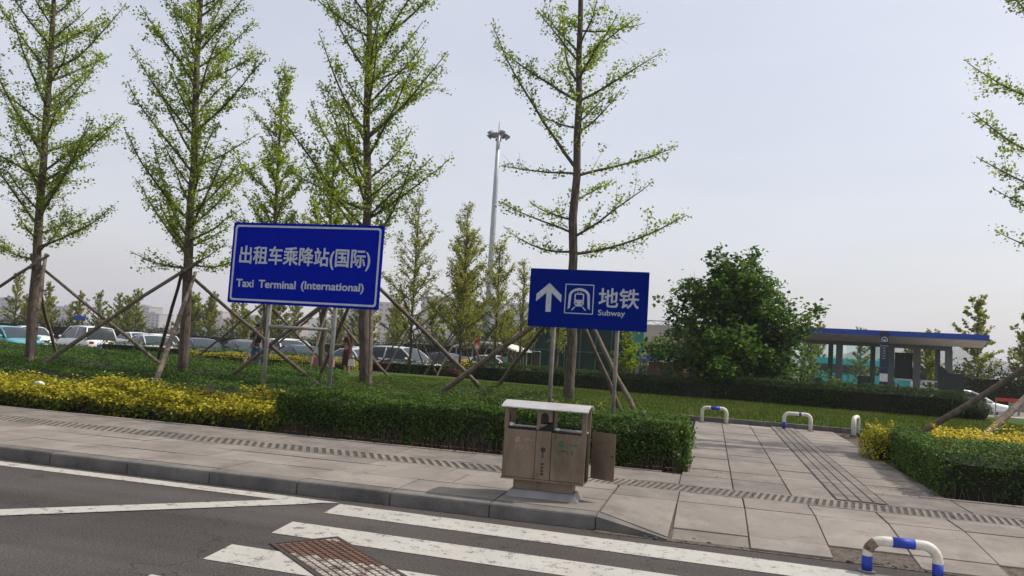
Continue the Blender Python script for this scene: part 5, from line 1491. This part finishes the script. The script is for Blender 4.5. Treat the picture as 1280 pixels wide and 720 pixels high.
cb = empty('cabinet', (-14.0, 44, LOT), R(-8), 'pale grey cabinet between the props of the young trees', 'cabinet')
MB().box(-.45, .45, -.3, .3, 0, 1.35).build('body', M['cabinet'], cb, bevel=.02); MB().box(-.40, .40, -.318, -.302, .1, 1.25).build('door', M['bin_light'], cb)
rs = empty('red_notice', (-14.0, 46.5, LOT), R(-8), 'small red and white notice on a pole above the grey cabinet', 'sign')
MB().cyl((0, .05, 0), .03, 0, 2.6, 'z', 8).build('post', M['galv'], rs); MB().box(-.16, .16, -.02, .015, 1.75, 2.65).build('panel', M['sign_red'], rs); MB().box(-.10, .10, -.03, -.022, 1.85, 2.1).build('white_strip', M['sign_white'], rs)
bs = empty('road_sign', (-65.6, 70, LOT), 0, 'small far blue direction sign in the tree belt at the left', 'sign')
MB().box(-.7, .7, -.03, .03, 2.1, 2.6).build('panel', M['pav_blue'], bs); MB().cyl((0, .1, 0), .08, 0, 2.8, 'z', 8).build('post', M['galv'], bs)

# ------------------------------------------------------------------ people
def skin(name, verts, edges, mat, parent, sub=2):
    me = bpy.data.meshes.new(name); me.from_pydata([v[:3] for v in verts], edges, [])
    o = bpy.data.objects.new('tmp', me); COL.objects.link(o)
    md = o.modifiers.new('s', 'SKIN'); md.use_smooth_shade = True
    for i, v in enumerate(verts):
        sv = me.skin_vertices[0].data[i]
        r = v[3]; sv.radius = (r, r) if not hasattr(r, '__len__') else r; sv.use_root = (i == 0)
    sd = o.modifiers.new('d', 'SUBSURF'); sd.levels = sub; sd.render_levels = sub
    dg = bpy.context.evaluated_depsgraph_get(); dg.update()
    nm = bpy.data.meshes.new_from_object(o.evaluated_get(dg), depsgraph=dg)
    bpy.data.objects.remove(o)
    nm.materials.clear()
    nm.polygons.foreach_set('use_smooth', [True] * len(nm.polygons))
    return link(name, nm, mat, parent)
def person(label, loc, rz, arms, top_mat, leg_mat, hair_mat, dress=False, long_hair=False):
    e = empty('person', loc, rz, label, 'person')
    V = [(0, 0, .95, .13), (0, 0, 1.12, .115), (0, 0, 1.32, .135), (0, 0, 1.47, .055), (0, .01, 1.555, .062), (0, .02, 1.65, .088), (0, .015, 1.72, .07)]
    E_ = [(0, 1), (1, 2), (2, 3), (3, 4), (4, 5), (5, 6)]
    for s in (-1, 1):
        b = len(V); V += [(s * .095, 0, .86, .085), (s * .105, .015, .48, .055), (s * .105, -.015, .10, .04), (s * .115, .12, .045, .036)]
        E_ += [(0, b), (b, b + 1), (b + 1, b + 2), (b + 2, b + 3)]
    for s, A in zip((-1, 1), arms):
        b = len(V); V += [(s * .165, 0, 1.40, .058), (*A[0], .042), (*A[1], .030), (*A[2], .034)]
        E_ += [(2, b), (b, b + 1), (b + 1, b + 2), (b + 2, b + 3)]
        d = (Vector(A[2]) - Vector(A[1])).normalized(); sd_ = d.cross(Vector((0, 0, 1))).normalized() if abs(d.z) < .9 else Vector((1, 0, 0))
        for k in range(4):
            p = Vector(A[2]) + d * (.06 + .012 * (k in (1, 2))) + sd_ * (.018 * (k - 1.5)); V.append((*p, .008)); E_.append((b + 3, len(V) - 1))
        p = Vector(A[2]) + d * .02 + sd_ * .05; V.append((*p, .009)); E_.append((b + 3, len(V) - 1))
    V.append((0, .115, 1.645, .016)); E_.append((5, len(V) - 1))      # nose
    for s in (-1, 1): V.append((s * .092, .015, 1.65, .016)); E_.append((5, len(V) - 1))   # ears
    skin('body', V, E_, M['skin'], e)
    T = [(0, 0, .90, .15), (0, 0, 1.0, .158), (0, 0, 1.15, .15), (0, 0, 1.33, .168), (0, 0, 1.44, .09)]; TE = [(0, 1), (1, 2), (2, 3), (3, 4)]
    for s, A in zip((-1, 1), arms):
        b = len(T); T += [(s * .175, 0, 1.40, .075), (*(Vector((s * .175, 0, 1.40)).lerp(Vector(A[0]), .85)), .062)]; TE += [(3, b), (b, b + 1)]
    skin('dress_top' if dress else 'shirt', T, TE, top_mat, e)
    if dress:
        K = [(0, 0, 1.12, .15), (0, 0, .85, .19), (0, .01, .55, .20), (0, .01, .32, .215)]; skin('skirt', K, [(0, 1), (1, 2), (2, 3)], leg_mat, e)
    else:
        K = [(0, 0, 1.02, .14)]; KE = []
        for s in (-1, 1):
            b = len(K); K += [(s * .098, 0, .84, .105), (s * .108, .015, .48, .078), (s * .108, -.01, .12, .066)]; KE += [(0, b), (b, b + 1), (b + 1, b + 2)]
        skin('jeans', K, KE, leg_mat, e)
    if long_hair:
        skin('hair', [(0, 0, 1.71, .092), (0, -.035, 1.62, .098), (0, -.075, 1.48, .085), (0, -.095, 1.30, .07), (0, -.10, 1.16, .03)], [(0, 1), (1, 2), (2, 3), (3, 4)], hair_mat, e)
    else:
        skin('hair', [(0, .02, 1.735, .085), (0, -.015, 1.68, .099), (0, -.035, 1.61, .075)], [(0, 1), (1, 2)], hair_mat, e)
    for s in (-1, 1):
        fx = MB().ball((s * .035, .098, 1.665), (.012, .006, .008), 6, 4).build('eye', M['hair'], e)
    MB().ball((0, .098, 1.60), (.025, .008, .007), 6, 4).build('mouth', M['sign_red'], e)
    for s in (-1, 1): skin('shoe', [(s * .108, -.05, .05, .05), (s * .112, .06, .045, .047), (s * .115, .16, .035, .036)], [(0, 1), (1, 2)], M['trim'], e, 1)
    return e
MX, MY = -16.05, 25.5
person('person in a tan shirt and blue jeans seen from behind, carrying a black backpack', (MX, MY, .13), R(30), [((-.25, .05, 1.16), (-.17, .22, 1.25), (-.12, .27, 1.33)), ((.25, .05, 1.16), (.17, .22, 1.22), (.12, .27, 1.28))], M['shirt'], M['jeans'], M['hair'])
bp_ = empty('backpack', (MX, MY, .13), R(30), 'black backpack worn by the person in jeans', 'backpack')
MB().box(-.15, .15, -.32, -.16, 1.04, 1.46).build('pack_body', M['pack'], bp_, bevel=.05); MB().box(-.11, .11, -.37, -.325, 1.08, 1.26).build('front_pocket', M['pack'], bp_, bevel=.02)
for s in (-1, 1): MB().tube([(s * .10, -.17, 1.44), (s * .12, -.02, 1.515), (s * .125, .16, 1.42), (s * .13, .17, 1.25), (s * .13, -.14, 1.08)], .018, 6).build('strap', M['pack'], bp_, smooth=True)
WX, WY = -13.15, 27.0
person('person with long brown hair in a dark maroon dress, facing left', (WX, WY, .16), R(80), [((-.22, .06, 1.17), (-.15, .26, 1.10), (-.12, .36, 1.12)), ((.22, .03, 1.15), (.22, .05, .92), (.22, .07, .84))], M['dress'], M['dress'], M['hair_brown'], True, True)
hb = empty('handbag', (WX + .30, WY - .25, .16), R(20), 'white handbag beside the person in the maroon dress', 'handbag')
MB().hexa([(-.14, -.06, .36), (.14, -.06, .36), (.14, .06, .36), (-.14, .06, .36), (-.11, -.035, .62), (.11, -.035, .62), (.11, .035, .62), (-.11, .035, .62)]).build('bag_body', M['bag_white'], hb, bevel=.02)
MB().tube([(-.08, 0, .61), (-.06, 0, .76), (0, 0, .82), (.06, 0, .76), (.08, 0, .61)], .009, 6).build('handle', M['bag_white'], hb)
gb = empty('checked_bag', (-14.35, 27.4, .14), R(15), 'pink checked bag standing on the lawn left of the person in the dress', 'bag')
MB().box(-.42, .42, -.18, .18, .22, .64).build('bag_body', M['gingham'], gb, bevel=.05)
MB().tube([(-.2, -.05, .62), (-.1, -.05, .80), (.1, -.05, .80), (.2, -.05, .62)], .015, 6).build('handle', M['gingham'], gb)
MB().box(-.36, .36, -.15, .15, 0, .215).build('bag_base', M['gingham'], gb)

# ------------------------------------------------------------------ far buildings and hills
def building(label, x, y, w, d, h, mat, floors, cols, group, rz=0.0, roof=True):
    k_ = 2.2; x, y, w, d, h = x * k_, y * k_, w * k_, d * k_, h * k_ - 1.0
    e = empty('apartment_building', (x, y, LOT), rz, label, 'building', group)
    MB().box(-w / 2, w / 2, 0, d, 0, h).build('wall', M[mat], e)
    mb = MB(); fh = h / floors; cw = w / cols
    for f in range(floors):
        for c in range(cols):
            x0 = -w / 2 + c * cw + cw * .22; mb.box(x0, x0 + cw * .56, -.12, .1, f * fh + fh * .3, f * fh + fh * .78)
    tag(mb.build('windows', M['far_win'], e), kind='stuff')
    mb = MB()
    for f in range(1, floors): mb.box(-w / 2 - .1, w / 2 + .1, -.35, -.13, f * fh - .12, f * fh + .12)
    tag(mb.build('balcony_slabs', M[mat], e), kind='stuff')
    if roof:
        MB().box(-w / 2 - .4, w / 2 + .4, -.5, d + .4, h + .01, h + .7).build('roof', M['far_roof'], e)
        MB().box(-w * .12, w * .12, d * .3, d * .7, h + .72, h + 3).build('stair_head', M[mat], e)
    return e
GB = 'far apartment blocks'
random.seed(12)
for i, (x, y, w, h) in enumerate([(-172, 400, 13, 22)]): building('tall tan tower just right of the trunk behind the taxi sign', x, y, w, 14, h, 'far_wall2', 8, 4, GB)
for i, (x, w, h) in enumerate([(-150, 15, 27), (-133, 15, 26), (-117, 14, 25), (-101, 15, 26), (-196, 15, 24)]):
    building(('grey apartment tower first right of the tan tower', 'grey apartment tower second right of the tan tower', 'grey apartment tower left of the mast', 'grey apartment tower right of the mast', 'grey apartment tower left of the tan tower')[i], x, 410 + 8 * (i % 2), w, 13, h, 'far_wall', 9, 5, GB)
for i in range(15):
    x = -470 + i * 19.5
    building('low pinkish apartment block on the left skyline', x, 395 + random.uniform(-15, 25), random.uniform(14, 18), 12, random.uniform(7.5, 12.5), random.choice(['far_wall3', 'far_wall', 'far_wall2']), 5, 6, 'low blocks on the left skyline')
hm = MB(); xs_ = [(-900 + i * 60) for i in range(60)]
for i, x in enumerate(xs_):
    h = 26 + 20 * math.sin(i * .37) + 12 * math.sin(i * .9 + 1) + 5 * math.sin(i * 2.3)
    hm.v += [(x, 1450, LOT - 2), (x, 1600, LOT + max(h, 6)), (x, 1850, LOT - 2)]
for i in range(len(xs_) - 1):
    a = i * 3; hm.f += [(a, a + 3, a + 4, a + 1), (a + 1, a + 4, a + 5, a + 2)]
structure(hm.build('hills', M['hill'], smooth=True))

# ------------------------------------------------------------------ haze in the air
m, n_, l_, p_ = nt('haze')
n_.remove(p_)
pvn = n_.new('ShaderNodeVolumePrincipled'); pvn.inputs['Color'].default_value = (.92, .93, 1, 1); pvn.inputs['Density'].default_value = .0004; pvn.inputs['Anisotropy'].default_value = .2
l_.new(pvn.outputs[0], n_['Material Output'].inputs['Volume'])
hzb = MB().box(-2200, 3000, -120, 2000, LOT - 4, 72).build('haze', m); tag(hzb, 'thin pale haze in the air over the whole place', 'haze', kind='stuff')
